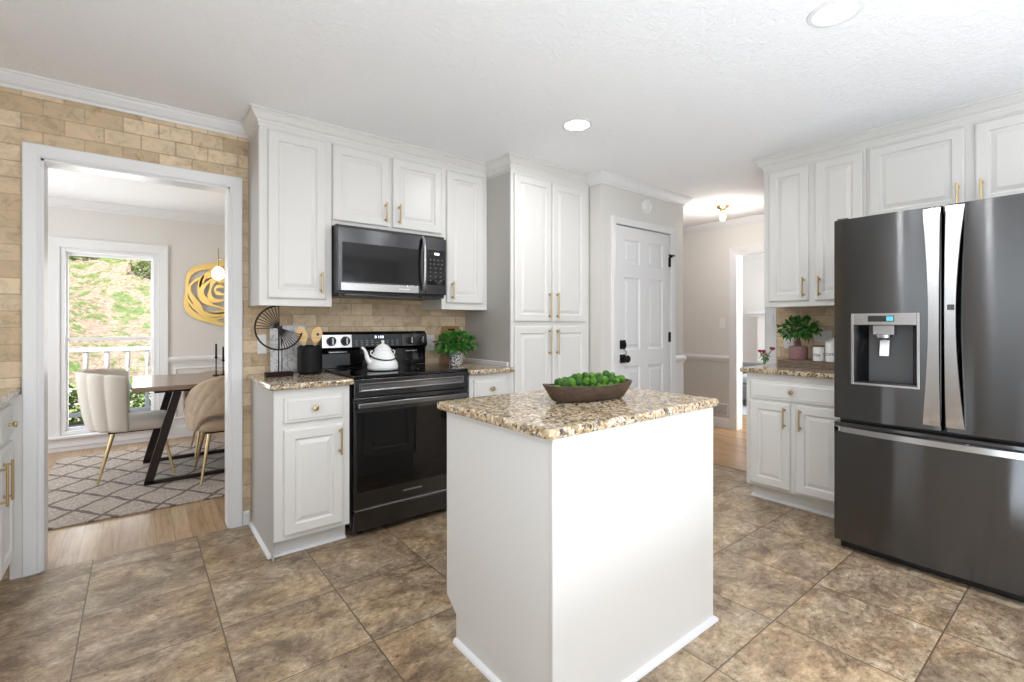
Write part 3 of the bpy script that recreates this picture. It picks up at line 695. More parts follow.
for r_ in range(3):
    for q in range(9):
        x = 1.155 + q * .037; z = 1.076 + r_ * .014
        if 1.27 < x < 1.37 and r_ == 2: continue
        mb = MB(); mb.rings([[bgp(p, q2, e) for p, q2 in rect(x, x + .016, z, z + .003)] for e in (.0025, .003)]); mb.build('touch_marking', 'grey_mark', bg)
for x in (.998, 1.090, 1.560, 1.650):
    mb = MB(); z = 1.106; y0 = bgp(x, z, .003)[1]
    mb.rings([[(x + q * math.cos(2 * PI * i / 24), y0 - d, z + q * math.sin(2 * PI * i / 24)) for i in range(24)] for q, d in ((.031, 0), (.031, .006), (.024, .008), (.023, .026), (.020, .029))])
    k = mb.build('knob', 'black', bg, smooth=40)
    MB().box(x - .0055, x + .0055, y0 - .036, y0 - .027, z - .022, z + .022).build('grip', 'steel_l', k, bevel=.002, label='bright grip bar')
mb = MB().box(RX0 - .010, RX0 + .17, 3.200, 3.205, .945, 1.020); mb.build('vent_slot', 'dark_grey', bg)
MB().box(RX0 + .03, RX0 + .15, 3.196, 3.2045, 1.030, 1.036).build('vent_lip', 'steel_l', bg); MB().box(1.53, 1.62, 3.196, 3.2045, 1.024, 1.030).build('vent_lip', 'steel_l', bg)

# ------------------------------------------------------------------ microwave
c = tag(empty('microwave', (1.32, 3.05, 1.40)), 'black stainless over-the-range microwave under the short upper cabinet', 'microwave')
MX0, MX1, MY = .940, 1.682, 2.875
MB().box(MX0, MX1, MY + .03, 3.275, 1.405, 1.824).build('body', 'black', c, bevel=.002)
MB().box(MX0, 1.520, MY, MY + .029, 1.420, 1.804).build('door', 'steel_h', c, bevel=.003)
MB().box(MX0 + .026, 1.478, MY - .002, MY + .001, 1.480, 1.716).build('door_window', 'micro_glass', c, bevel=.001)
MB().box(MX0 + .018, 1.470, MY - .003, MY + .001, 1.424, 1.470).build('lower_strip', 'steel_l', c, bevel=.001, label='bright brushed strip')
MB().box(1.330, 1.405, MY - .0036, MY - .0028, 1.444, 1.449).build('badge', 'plate', c, label='small white illegible nameplate')
MB().box(1.524, MX1, MY, MY + .029, 1.420, 1.804).build('control_side', 'steel_h', c, bevel=.003)
MB().box(1.536, MX1 - .012, MY - .002, MY + .001, 1.485, 1.722).build('keypad', 'black_glass', c, bevel=.001)
for r_ in range(6):
    for q in range(4 if r_ > 3 else 3):
        x = 1.552 + q * (.030 if r_ > 3 else .040); z = 1.512 + r_ * .028
        MB().box(x, x + .012, MY - .0028, MY - .0018, z, z + .007).build('key_marking', 'key_mark', c)
MB().box(1.590, 1.625, MY - .0028, MY - .0018, 1.690, 1.704).build('clock_digits', 'display', c)
mb = MB().tube([(1.503, MY + .004, 1.800), (1.501, MY - .020, 1.782), (1.498, MY - .036, 1.72), (1.497, MY - .042, 1.62), (1.498, MY - .036, 1.52), (1.501, MY - .020, 1.458), (1.503, MY + .004, 1.440)], .011, 12)
mb.build('handle', 'steel_l', c, smooth=50, label='curved bright steel handle')
MB().box(MX0 + .02, MX1 - .02, MY + .05, 3.2, 1.392, 1.405).build('vent_grille', 'dark_grey', c)
for a, b in ((MX0 + .045, MX0 + .25), (1.50, 1.67)): MB().box(a, b, MY + .012, MY + .07, 1.396, 1.404).build('lower_vent_lip', 'steel_h', c)

# ------------------------------------------------------------------ refrigerator
c = tag(empty('refrigerator', (3.45, .51, 0)), 'large black stainless French-door refrigerator with an ice and water dispenser', 'refrigerator')
GY0, GY1 = .045, .961; GF = 3.0   # door edge plane
MB().box(GF + .072, 3.90, GY0 + .008, GY1 - .008, .03, 1.765).build('body', 'dark_grey', c, bevel=.004)
MB().box(GF + .05, 3.80, GY0 + .02, GY1 - .02, 0, .035).build('kick_plate', 'black', c)
def curved_door(y0, y1, z0, z1, bulge=.020, hole=None):
    """front skin bows gently towards the room; hole = recessed dispenser opening (y0,y1,z0,z1)"""
    ys = [y0, y0 + .004] + [y0 + (y1 - y0) * k / 20 for k in range(1, 20)] + [y1 - .004, y1]
    zs = [z0, z1]
    if hole:
        ys = sorted([y for y in ys if min(abs(y - hole[0]), abs(y - hole[1])) > .006] + [hole[0], hole[1]]); zs = [z0, hole[2], hole[3], z1]
    def fxy(y):
        t = (y - y0) / (y1 - y0) * 2 - 1; e = .010 if y in (y0, y1) else 0
        return GF - bulge * (1 - t * t) + e
    mb = MB(); V = {}
    for i, y in enumerate(ys):
        for j, z in enumerate(zs): V[i, j] = mb.b.verts.new((fxy(y), y, z))
    for i in range(len(ys) - 1):
        for j in range(len(zs) - 1):
            if hole and zs[j] == hole[2] and ys[i] >= hole[0] - 1e-6 and ys[i + 1] <= hole[1] + 1e-6: continue
            mb.b.faces.new((V[i, j], V[i + 1, j], V[i + 1, j + 1], V[i, j + 1]))
    B = {(i, j): mb.b.verts.new((GF + .062, ys[i], zs[j])) for i in range(len(ys)) for j in (0, len(zs) - 1)}
    n, m_ = len(ys) - 1, len(zs) - 1
    for i in range(n):
        mb.b.faces.new((V[i, 0], B[i, 0], B[i + 1, 0], V[i + 1, 0])); mb.b.faces.new((V[i, m_], V[i + 1, m_], B[i + 1, m_], B[i, m_])); mb.b.faces.new((B[i, 0], B[i, m_], B[i + 1, m_], B[i + 1, 0]))
    for i in (0, n):
        mb.b.faces.new([V[i, j] for j in range(m_ + 1)] + [B[i, m_], B[i, 0]])
    return mb, fxy
H = (.592, .876, .900, 1.275)
mb, fL = curved_door(.512, GY1, .712, 1.782, .016, H); dl = mb.build('left_door', 'steel', c, smooth=35)
mb, fR = curved_door(GY0, .500, .712, 1.782, .016); drr = mb.build('right_door', 'steel', c, smooth=35)
mb, fD = curved_door(GY0, GY1, .050, .690, .018); db = mb.build('freezer_drawer', 'steel', c, smooth=35)
# bowed flat handles beside the centre gap, freezer bar
def fhandle(ya, yb, sgn, fn_):
    mb = MB(); N = 24; L = []
    for k in range(N + 1):
        t = k / N; z = .735 + t * (1.772 - .735); s_ = math.sin(PI * t); wv = .064 - .026 * s_
        out = .010 + .036 * s_ ** .7
        yi = ya; yo = ya + sgn * wv
        x = min(fn_(ya), fn_(ya + sgn * .05)) - out
        L.append([(x, yi, z), (x, yo, z), (x + .012, yo, z), (x + .012, yi, z)])
    mb.rings(L)
    x0 = GF - .012
    for z in (.742, 1.760): mb.box(x0 - .004, x0 + .02, min(ya, ya + sgn * .045), max(ya, ya + sgn * .045), z - .008, z + .008)
    return mb
fhandle(.516, 0, 1, fL).build('handle', 'steel_l', dl, smooth=35, label='bowed flat brushed steel handle')
fhandle(.496, 0, -1, fR).build('handle', 'steel_l', drr, smooth=35, label='bowed flat brushed steel handle')
MB().box(GF - .0575, GF - .0555, .462, .486, 1.285, 1.310).build('badge', 'steel_h', drr)
mb = MB(); L = []
for k in range(25):
    t = k / 24; y = GY0 + .006 + t * (GY1 - GY0 - .012); s_ = math.sin(PI * t)
    x = fD(min(max(y, GY0 + .005), GY1 - .005)) - .010 - .022 * s_ ** .6
    L.append([(x, y, .640), (x, y, .668), (x + .014, y, .672), (x + .014, y, .636)])
mb.rings(L)
for y in (GY0 + .02, GY1 - .02): mb.box(GF - .02, GF + .01, y - .01, y + .01, .642, .666)
mb.build('handle', 'steel_l', db, smooth=35, label='wide bright freezer handle bar')
# dispenser recess
mb = MB(); xo = GF - .012; xi = GF + .055
mb.box(xi, xi + .004, H[0] + .002, H[1] - .002, H[2] + .002, H[3] - .002)
mb.build('dispenser_back', 'dark_grey', dl)
mb = MB(); t = .012
mb.box(xo - .004, xi, H[0], H[0] + t, H[2], H[3]).box(xo - .004, xi, H[1] - t, H[1], H[2], H[3]).box(xo - .004, xi, H[0] + t, H[1] - t, H[2], H[2] + t)
mb.box(xo - .006, xi, H[0] + t, H[1] - t, 1.215, H[3]); mb.build('dispenser_frame', 'steel_l', dl, bevel=.002)
MB().box(xo - .0075, xo - .0055, .690, .800, 1.232, 1.262).build('dispenser_display', 'black', dl)
MB().box(xo - .0085, xo - .0073, .694, .722, 1.236, 1.258).build('display_icon', 'cyan', dl, label='small lit cyan icon')
mb = MB(); mb.box(xo + .012, xi - .003, .695, .785, 1.165, 1.214); mb.lathe(xo + .035, .742, [(.038, 1.166), (.036, 1.15), (.02, 1.135)], 20); mb.build('dispenser_nozzle', 'steel_l', dl, bevel=.003)
mb = MB(); mb.bar((xo + .050, .742, 1.14), (xo + .035, .742, 1.055), .040, .008, (0, 1, 0)); mb.build('dispenser_paddle', 'plate', dl, bevel=.003, label='pale paddle')
for ya, yb in ((H[1] - .012, H[1] - .062), (H[0] + .012, H[0] + .040)):
    mb = MB(); mb.rings([[(xo, ya, z), (xi - .002, ya, z), (xi - .002, yb, z)] for z in (H[2] + .013, 1.214)]); mb.build('recess_side', 'steel_h', dl)
MB().box(xo + .002, xi, H[0] + .013, H[1] - .013, H[2] + .0125, H[2] + .020).build('drip_tray', 'steel_h', dl)
for y in (GY1 - .06, GY0 + .01): MB().box(GF + .02, GF + .10, y, y + .05, 1.783, 1.795).build('hinge_cover', 'dark_grey', c, bevel=.002)

# ------------------------------------------------------------------ things on the counters
def rrect(x0, x1, y0, y1, r, z, n=6):
    P = []
    for cx, cy, a0 in ((x1 - r, y1 - r, 0), (x0 + r, y1 - r, 90), (x0 + r, y0 + r, 180), (x1 - r, y0 + r, 270)):
        for k in range(n + 1):
            a = math.radians(a0 + 90 * k / n); P.append((cx + r * math.cos(a), cy + r * math.sin(a), z))
    return P
# wire fan sculpture
CT = .9142
c = tag(empty('wire_sculpture', (.650, 3.03, CT)), 'black wire half-fan wheel sculpture on a dark wooden base, left of the range', 'sculpture')
MB().box(.578, .722, 2.995, 3.060, CT, CT + .026).build('base', 'darkwood', c, bevel=.002)
hx, hy, hz, R = .652, 3.028, 1.198, .128
mb = MB(); mb.tube([(hx - .004, hy, CT + .024), (hx - .004, hy, hz)], .0035, 8); mb.build('post', 'bronze', c)
mb = MB(); mb.tube([(hx + .014, hy, CT + .024), (hx + .014, hy, hz + .015)], .0028, 8); mb.build('post', 'bronze', c)
mb = MB(); mb.tube([(hx + R * math.cos(math.radians(a)), hy, hz + R * math.sin(math.radians(a))) for a in range(88, 352, 6)], .0050, 8); mb.build('rim', 'bronze', c, smooth=60)
for a0, a1 in ((92, 182), (-90, -20)):
    for k in range(11):
        a = math.radians(a0 + (a1 - a0) * k / 10)
        MB().tube([(hx, hy, hz), (hx + R * math.cos(a), hy, hz + R * math.sin(a))], .0025, 6).build('spoke', 'bronze', c)
mb = MB(); mb.tube([(hx, hy - .014, hz), (hx, hy + .014, hz)], .012, 12); mb.build('hub', 'bronze', c)
# utensil crock and spoons
KX, KY = .830, 3.060
mb = MB(); pr = [(.055, CT), (.066, CT + .006)]
for k in range(9): pr += [(.070, CT + .012 + k * .017), (.0715, CT + .020 + k * .017), (.070, CT + .0275 + k * .017)]
pr += [(.066, CT + .168), (.060, CT + .176), (.054, CT + .170), (.054, CT + .02)]
mb.lathe(KX, KY, pr, 32)
anchored(mb, 'utensil_crock', 'blackm', (KX, KY, CT), 'matte black ribbed utensil crock beside the range', 'crock', smooth=35)
def paddle(x, y, z0, lean, wd, label, hole):
    mb = MB(); n = 20; top = Vector((x + lean, y, 1.215))
    out = []
    zb = 1.135; H_ = .104
    for i in range(n):
        a = 2 * PI * i / n; out.append((math.cos(a) * wd * (1 - .25 * (math.sin(a) < 0) * abs(math.sin(a))), math.sin(a) * H_ / 2))
    ce = Vector((x + lean * .8, y - .01, 1.152))
    sl = lean / .1
    mb.rings([[(ce.x + p + q * sl * .6, ce.y + d, ce.z + q) for p, q in out] for d in (-.004, .004)])
    mb.bar((x - lean * .5, y + .01, CT + .03), (ce.x - .02 * sl, ce.y, ce.z - .03), .014, .008, (1, 0, 0))
    o = anchored(mb, 'wooden_spoon', 'spoon', (x, y, CT + .03), label, 'spoon', 'wooden spoons in the black crock', bevel=.002)
    if hole:
        h = MB(); h.tube([(ce.x + .006, ce.y - .0045, ce.z + .004), (ce.x + .006, ce.y - .0055, ce.z + .004)], .0085, 12); h.build('hole_mark', 'black', o)
paddle(.806, 3.060, 0, -.030, .034, 'slanted pale wooden spatula on the left in the black crock', False)
paddle(.850, 3.060, 0, .022, .034, 'upright pale wooden paddle with a round dark hole, right in the black crock', True)
# marble board, paddle handle board
mb = MB().box(.645, .858, 3.225, 3.240, CT, 1.212); bmesh.ops.rotate(mb.b, verts=mb.b.verts, cent=(.75, 3.24, CT), matrix=Matrix.Rotation(math.radians(-5), 3, 'X'))
bmesh.ops.translate(mb.b, verts=mb.b.verts, vec=(0, 0, .0015))
anchored(mb, 'marble_board', 'marble', (.75, 3.24, CT), 'grey veined marble board leaning on the brick backsplash behind the black crock', 'board', bevel=.003)
# outlets / switches
def plate(loc, ax, w_, h_, name, label, cat, kind_, group=None):
    x, y, z = loc; mb = MB()
    P = (lambda a, b, d: (x + a, y - d, z + b)) if ax == 'Y' else (lambda a, b, d: (x - d, y + a, z + b))
    mb.rings([[P(a, b, d) for a, b in rect(-w_ / 2, w_ / 2, -h_ / 2, h_ / 2, k)] for k, d in ((0, 0), (0, .004), (.003, .006))])
    o = anchored(mb, name, 'plate', loc, label, cat, group)
    ng = max(1, round(w_ / .075))
    for g in range(ng):
        ox = (g - (ng - 1) / 2) * .046
        if kind_ == 'outlet':
            for dz in (-.021, .021):
                m2 = MB(); m2.rings([[P(a, b, d) for a, b in rect(ox - .016, ox + .016, dz - .014, dz + .014, 0)] for d in (.0055, .0075)])
                s_ = m2.build('socket', 'plate', o)
                for sx in (-.006, .006):
                    m3 = MB(); m3.rings([[P(a, b, d) for a, b in rect(ox + sx - .0012, ox + sx + .0012, dz - .005, dz + .005)] for d in (.0072, .0079)]); m3.build('slot', 'black', s_)
        else:
            m2 = MB(); m2.rings([[P(a, b, d) for a, b in rect(ox - .016, ox + .016, -.033, .033)] for d in (.0055, .0085)]); m2.build('rocker', 'plate', o, bevel=.001)
    return o
plate((1.776, 3.2798, 1.075), 'Y', .072, .118, 'outlet', 'white electrical outlet on the brick backsplash between the range and the leafy plant', 'outlet', 'outlet')
plate((.607, 3.2798, 1.095), 'Y', .050, .118, 'outlet', 'white wall plate on the brick backsplash behind the wire sculpture', 'outlet', 'switch')
plate((3.9452, 1.562, 1.092), 'X', .070, .122, 'outlet', 'white outlet on the brick backsplash left of the mauve plant pot', 'outlet', 'outlet')
plate((3.9452, 1.330, 1.130), 'X', .115, .085, 'switch_plate', 'white double switch plate behind the coffee and tea canisters', 'switch', 'switch')
plate((3.9438, 1.700, 1.235), 'X', .052, .118, 'light_switch', 'white light switch on the end of the fridge wall, above the flower vase', 'switch', 'switch')
plate((5.4198, 2.873, 1.232), 'X', .075, .118, 'light_switch', 'white light switch on the hall wall above the chair rail', 'switch', 'switch')
# wall vent in the hall
v = tag(empty('wall_vent', (5.419, 2.95, .15)), 'grey slatted wall register low on the hall wall', 'vent')
MB().box(5.412, 5.4198, 2.80, 3.05, .145, .285).build('frame', 'plate', v, bevel=.002)
mb = MB()
for k in range(9): mb.box(5.4085, 5.4125, 2.815, 3.035, .156 + k * .0135, .162 + k * .0135)
tag(mb.build('louvre', 'grey_mark', v), kind='stuff')
# round detector above the door
mb = MB(); mb.rings([[(3.505 + q * math.cos(2 * PI * i / 32), 2.5498 - d, 2.245 + q * math.sin(2 * PI * i / 32)) for i in range(32)] for q, d in ((.062, 0), (.062, .012), (.055, .020), (.044, .022), (.042, .016), (.022, .016), (.020, .028), (.010, .030))])
anchored(mb, 'smoke_detector', 'plate', (3.505, 2.5498, 2.245), 'small round white detector on the wall above the six-panel door', 'detector', smooth=35)
# cutting board and leafy herb in patterned pot
mb = MB().box(1.868, 2.020, 3.222, 3.238, CT + .001, 1.200); bmesh.ops.rotate(mb.b, verts=mb.b.verts, cent=(1.94, 3.238, CT), matrix=Matrix.Rotation(math.radians(-5), 3, 'X'))
bmesh.ops.translate(mb.b, verts=mb.b.verts, vec=(0, 0, .0015))
cb = anchored(mb, 'cutting_board', 'board', (1.94, 3.238, CT), 'honey brown cutting board leaning on the backsplash behind the leafy plant', 'board', bevel=.004)
MB().box(1.912, 1.976, 3.2365, 3.2382, 1.170, 1.182).build('handle_slot', 'darkwood', cb) 
def leaf(mb, p, dirn, ln, wd, mi=0, droop=.35):
    d = Vector(dirn).normalized(); s_ = d.cross(Vector((0, 0, 1)));
    if s_.length < .1: s_ = Vector((1, 0, 0))
    s_.normalize(); u = s_.cross(d).normalized(); p = Vector(p)
    a = random.uniform(-.7, .7); s_, u = s_ * math.cos(a) + u * math.sin(a), u * math.cos(a) - s_ * math.sin(a)
    q = [p, p + d * ln * .35 + s_ * wd * .5 + u * ln * .10, p + d * ln * .75 + s_ * wd * .38 + u * ln * .04, p + d * ln - u * ln * droop * .5, p + d * ln * .75 - s_ * wd * .38 + u * ln * .04, p + d * ln * .35 - s_ * wd * .5 + u * ln * .10, p + d * ln * .5 - u * ln * .02]
    V = [mb.b.verts.new(x) for x in q]
    for i in range(6): mb.b.faces.new((V[i], V[(i + 1) % 6], V[6])).material_index = mi
def foliage(cx, cy, cz, rx, ry, rz, n, ln, wd, seed, wilt=.0):
    rnd = random.Random(seed); mb = MB()
    for _ in range(n):
        while True:
            v = Vector((rnd.uniform(-1, 1), rnd.uniform(-1, 1), rnd.uniform(-1, 1)))
            if .15 < v.length < 1: break
        p = Vector((cx + v.x * rx, cy + v.y * ry, cz + v.z * rz)); d = Vector((v.x + rnd.uniform(-.6, .6), v.y + rnd.uniform(-.6, .6), v.z + rnd.uniform(-.5, .7) - wilt))
        leaf(mb, p, d, ln * rnd.uniform(.7, 1.25), wd * rnd.uniform(.7, 1.2), 0 if rnd.random() < .6 else 1)
    return mb
PX, PY = 1.835, 3.000
pt = tag(empty('potted_herb', (PX, PY, CT)), 'bushy green leafy plant in a black and white patterned pot, right of the range', 'plant')
MB().lathe(PX, PY, [(.040, CT), (.046, CT + .004), (.058, CT + .100), (.0575, CT + .106), (.052, CT + .106), (.050, CT + .085)], 28).build('pot', 'bonepot', pt, smooth=40)
MB().lathe(PX, PY, [(.0505, CT + .084), (.03, CT + .090)], 20).build('soil', 'soil', pt)
foliage(PX, PY, CT + .165, .150, .110, .070, 420, .040, .030, 3).build('leaves', ['leaf', 'leaf_d'], pt)
mb = MB()
for k in range(9):
    a = k * .7; mb.tube([(PX + .02 * math.cos(a), PY + .02 * math.sin(a), CT + .085), (PX + .06 * math.cos(a), PY + .05 * math.sin(a), CT + .14), (PX + .11 * math.cos(a), PY + .09 * math.sin(a), CT + .175)], .0018, 6)
mb.build('stems', 'leaf_d', pt)
# kettle
QX, QY, QZ = 1.232, 2.900, .9268
k_ = tag(empty('kettle', (QX, QY, QZ)), 'white enamel kettle with black trim standing on the cooktop', 'kettle')
MB().lathe(QX, QY, [(.080, QZ), (.093, QZ + .004), (.097, QZ + .018), (.092, QZ + .045), (.078, QZ + .074), (.0765, QZ + .078), (.072, QZ + .094), (.052, QZ + .126), (.050, QZ + .128)], 40).build('body', 'enamel', k_, smooth=60)
MB().lathe(QX, QY, [(.0945, QZ - .0003), (.0955, QZ + .0025), (.0945, QZ + .005)], 40).build('base_rim', 'black', k_, smooth=60)
MB().lathe(QX, QY, [(.052, QZ + .126), (.055, QZ + .130), (.050, QZ + .137), (.032, QZ + .156), (.012, QZ + .168), (.006, QZ + .170), (.0065, QZ + .174), (.011, QZ + .180), (.010, QZ + .187), (.003, QZ + .191)], 32).build('lid', 'enamel', k_, smooth=60)
mb = MB(); mb.tube([(QX - .066, QY, QZ + .050), (QX - .090, QY, QZ + .058), (QX - .104, QY, QZ + .085), (QX - .112, QY, QZ + .118), (QX - .126, QY, QZ + .140), (QX - .138, QY, QZ + .147)], [.022, .019, .014, .010, .008, .0085], 14); mb.build('spout', 'enamel', k_, smooth=70)
mb = MB(); N = 18; mb.tube([(QX + .0795 * math.cos(PI * 1.0 + PI * t / N), QY + .0795 * math.sin(PI * 1.0 + PI * t / N) * 1.06, QZ + .092 - .026 * math.sin(PI * t / N)) for t in range(N + 1)], .0048, 10); mb.build('handle', 'black', k_, smooth=60, label='black wire handle folded down in front')
for sx in (-1, 1):
    MB().tube([(QX + sx * .066, QY, QZ + .098), (QX + sx * .080, QY, QZ + .104), (QX + sx * .080, QY, QZ + .120), (QX + sx * .068, QY, QZ + .124)], .004, 8).build('handle_lug', 'enamel', k_, smooth=60)
# wooden dough bowl with moss balls on the island
BX, BY, BZ, BA = 1.432, 1.318, .9142, math.radians(-10)
def bp(a, b, z): return (BX + a * math.cos(BA) - b * math.sin(BA), BY + a * math.sin(BA) + b * math.cos(BA), BZ + z)
def oval(L, W, z, n=44, up=0):
    out = []
    for i in range(n):
        t = 2 * PI * i / n; ct, s_ = math.cos(t), math.sin(t)
        a = L * math.copysign(abs(ct) ** .85, ct); b = W * math.copysign(abs(s_) ** .75, s_)
        out.append(bp(a, b, z + up * (abs(ct) ** 3) + .0015 * math.sin(5 * t)))
    return out
mb = MB(); mb.rings([oval(.150, .045, 0), oval(.172, .056, .010), oval(.192, .070, .038, up=.004), oval(.207, .080, .060, up=.008), oval(.208, .081, .065, up=.008), oval(.198, .072, .065, up=.008), oval(.180, .060, .038), oval(.145, .040, .018)])
anchored(mb, 'dough_bowl', 'dough', (BX, BY, BZ), 'long dark carved wooden dough bowl filled with green moss balls on the island', 'bowl', smooth=50)
def mossball(r, seed, m):
    rnd = random.Random(seed); b = bmesh.new(); bmesh.ops.create_icosphere(b, subdivisions=4, radius=r)
    off = [Vector((rnd.gauss(0, 1), rnd.gauss(0, 1), rnd.gauss(0, 1))).normalized() for _ in range(60)]
    for v in b.verts:
        d = v.co.normalized(); k = max(d.dot(o) for o in off); v.co = d * r * (.70 + .34 * max(0, (k - .90) / .10) ** .6)
    me = bpy.data.meshes.new('moss_ball'); b.to_mesh(me); b.free(); me.materials.append(M[m])
    for p in me.polygons: p.use_smooth = True
    return me
mm = [mossball(1, s_, m) for s_, m in ((1, 'moss'), (2, 'moss'), (3, 'moss_d'), (4, 'moss_d'), (5, 'moss'))]
rnd = random.Random(11); place = []
for a in [-.160, -.130, -.100, -.070, -.040, -.010, .020, .050, .080, .110, .138]:
    for b in (-.036, -.012, .012, .036):
        if abs(a) > .11 and abs(b) > .02: continue
        place.append((a + rnd.uniform(-.003, .003), b + rnd.uniform(-.002, .002), .050 + rnd.uniform(0, .005), rnd.uniform(.0145, .0165)))
for a in [-.130, -.098, -.066, -.034, -.002, .030, .062, .094, .126, .15]:
    for b in (-.024, 0, .024): place.append((a + rnd.uniform(-.004, .004), b + rnd.uniform(-.002, .002), .072 + rnd.uniform(0, .008), rnd.uniform(.013, .017)))
for a in (-.075, -.050, -.02, .008, .036, .064, .095, .12):
    place.append((a, rnd.uniform(-.012, .012), .092 + rnd.uniform(-.004, .006), rnd.uniform(.012, .016)))
for i, (a, b, z, r_) in enumerate(place):
    o = bpy.data.objects.new('moss_ball', mm[(i * 7 + i // 3) % 5]); COL.objects.link(o); o.location = bp(a, b, z); o.scale = (r_, r_, r_ * rnd.uniform(.9, 1.25)); o.rotation_euler = (rnd.uniform(0, .6), rnd.uniform(0, .6), rnd.uniform(0, 6))
    tag(o, 'small round bright green moss ball heaped in the dark wooden bowl', 'moss ball', 'moss balls in the dough bowl')
# tray, pot, canisters, vase on the fridge-wall counter
TX0, TX1, TY0, TY1 = 3.640, 3.875, 1.000, 1.520
t_ = tag(empty('wooden_tray', (3.76, 1.26, CT)), 'weathered brown wooden riser tray on the counter beside the refrigerator', 'tray')
MB().box(TX0, TX1, TY0, TY1, CT + .034, CT + .048).build('tray_top', 'rustic', t_, bevel=.003)
MB().box(TX0, TX0 + .016, TY0, TY1, CT, CT + .0335).build('front_rail', 'rustic', t_, bevel=.002)
MB().box(TX1 - .016, TX1, TY0, TY1, CT, CT + .0335).build('back_rail', 'rustic', t_, bevel=.002)
MB().box(TX0 + .0165, TX1 - .0165, TY1 - .016, TY1, CT, CT + .0335).build('end_rail', 'rustic', t_, bevel=.002)
MB().box(TX0 + .0165, TX1 - .0165, TY0, TY0 + .016, CT, CT + .0335).build('end_rail', 'rustic', t_, bevel=.002)
TZ = CT + .0485
ZX, ZY = 3.760, 1.428
p_ = tag(empty('potted_bonsai', (ZX, ZY, TZ)), 'dark green leafy plant in a dusty mauve pot on the wooden tray', 'plant')
MB().lathe(ZX, ZY, [(.052, TZ), (.060, TZ + .003), (.061, TZ + .085), (.058, TZ + .094), (.050, TZ + .098), (.048, TZ + .090)], 32).build('pot', 'mauve', p_, smooth=40)
MB().lathe(ZX, ZY, [(.0485, TZ + .089), (.02, TZ + .094)], 20).build('soil', 'soil', p_)
mb = MB(); mb.tube([(ZX, ZY, TZ + .088), (ZX + .004, ZY + .006, TZ + .125), (ZX, ZY - .004, TZ + .165), (ZX, ZY, TZ + .20)], [.022, .016, .011, .006], 10)
mb.build('trunk', 'twig', p_, smooth=60)
mb = MB(); mb.tube([(ZX - .012, ZY - .014, TZ + .090), (ZX - .018, ZY - .022, TZ + .115), (ZX - .008, ZY - .012, TZ + .145)], [.008, .007, .005], 8); mb.build('aerial_root', 'twig', p_, smooth=60)
foliage(ZX, ZY - .008, TZ + .225, .085, .120, .066, 190, .046, .034, 8).build('leaves', ['leaf_d', 'leaf'], p_)
def text_mesh(s_, size, loc, rot, parent, name, m='dark_grey'):
    cu = bpy.data.curves.new(name, 'FONT'); cu.body = s_; cu.size = size; cu.extrude = .0004; cu.align_x = 'CENTER'
    o = bpy.data.objects.new(name, cu); COL.objects.link(o); o.parent = parent
    o.location = Vector(loc) - worldloc(parent); o.rotation_euler = rot; cu.materials.append(M[m])
    bpy.context.view_layer.update()
    me = bpy.data.meshes.new_from_object(o.evaluated_get(bpy.context.evaluated_depsgraph_get())); me.name = name
    n = bpy.data.objects.new(name, me); n.parent = parent; n.location = o.location; n.rotation_euler = o.rotation_euler
    bpy.data.objects.remove(o); n.name = name; COL.objects.link(n); return n
def canister(x, y, r, h, word, label, lidm):
    o = tag(empty('canister', (x, y, TZ)), label, 'canister')
    MB().lathe(x, y, [(r - .006, TZ), (r, TZ + .003), (r, TZ + h), (r - .002, TZ + h + .001)], 32).build('body', 'enamel', o, smooth=40)
    if lidm == 'rustic':
        MB().lathe(x, y, [(r + .001, TZ + h), (r + .002, TZ + h + .010), (r - .002, TZ + h + .013)], 32).build('lid', 'rustic', o, smooth=40, label='flat brown wooden lid')
    else:
        MB().lathe(x, y, [(r + .001, TZ + h), (r + .002, TZ + h + .006), (r * .5, TZ + h + .016), (.008, TZ + h + .020), (.006, TZ + h + .026), (.010, TZ + h + .032), (.004, TZ + h + .037)], 32).build('lid', 'enamel', o, smooth=50)
    text_mesh(word, .027, (x - r - .0010, y, TZ + h * .34), (PI / 2, 0, -PI / 2), o, 'lettering')
canister(3.715, 1.280, .035, .098, 'TEA', 'small white tea canister with a flat wooden lid on the wooden tray', 'rustic')
canister(3.712, 1.192, .044, .125, 'COFFEE', 'white coffee canister with a domed lid, half hidden by the refrigerator', 'enamel')
VX, VY = 3.700, 1.612
v = tag(empty('flower_vase', (VX, VY, CT)), 'tiny clear glass vase of red and pink flowers at the counter corner', 'flowers')
VX, VY = 3.62, 1.600
v.location = (VX, VY, CT)
mb = MB(); mb.rings([[(VX + q * math.cos(2 * PI * i / 20), VY + q * math.sin(2 * PI * i / 20), z) for i in range(20)] for q, z in ((.020, CT), (.022, CT + .004), (.022, CT + .052), (.020, CT + .052), (.020, CT + .006), (.002, CT + .005))])
mb.build('vase', 'pane', v, smooth=40, label='clear glass vase')
mb = MB(); rnd = random.Random(5); heads = []
for k in range(7):
    a = k * 2.4; q = .012 + .018 * (k % 3); top = (VX + q * math.cos(a), VY + q * 1.2 * math.sin(a), CT + .085 + .02 * (k % 3)); heads.append(top)
    mb.tube([(VX + .006 * math.cos(a), VY + .006 * math.sin(a), CT + .010), (VX + .008 * math.cos(a), VY + .008 * math.sin(a), CT + .05), top], .002, 6)
mb.build('stems', 'leaf', v)
foliage(VX, VY, CT + .072, .018, .020, .022, 26, .028, .014, 9).build('leaves', ['leaf_d', 'leaf'], v)
for k, h in enumerate(heads):
    mb = MB(); mb.lathe(h[0], h[1], [(.003, h[2] - .010), (.011, h[2] - .004), (.015, h[2] + .004), (.011, h[2] + .011), (.003, h[2] + .013)], 9)
    mb.build('blossom', 'red' if k % 3 else 'pink', v, smooth=60)

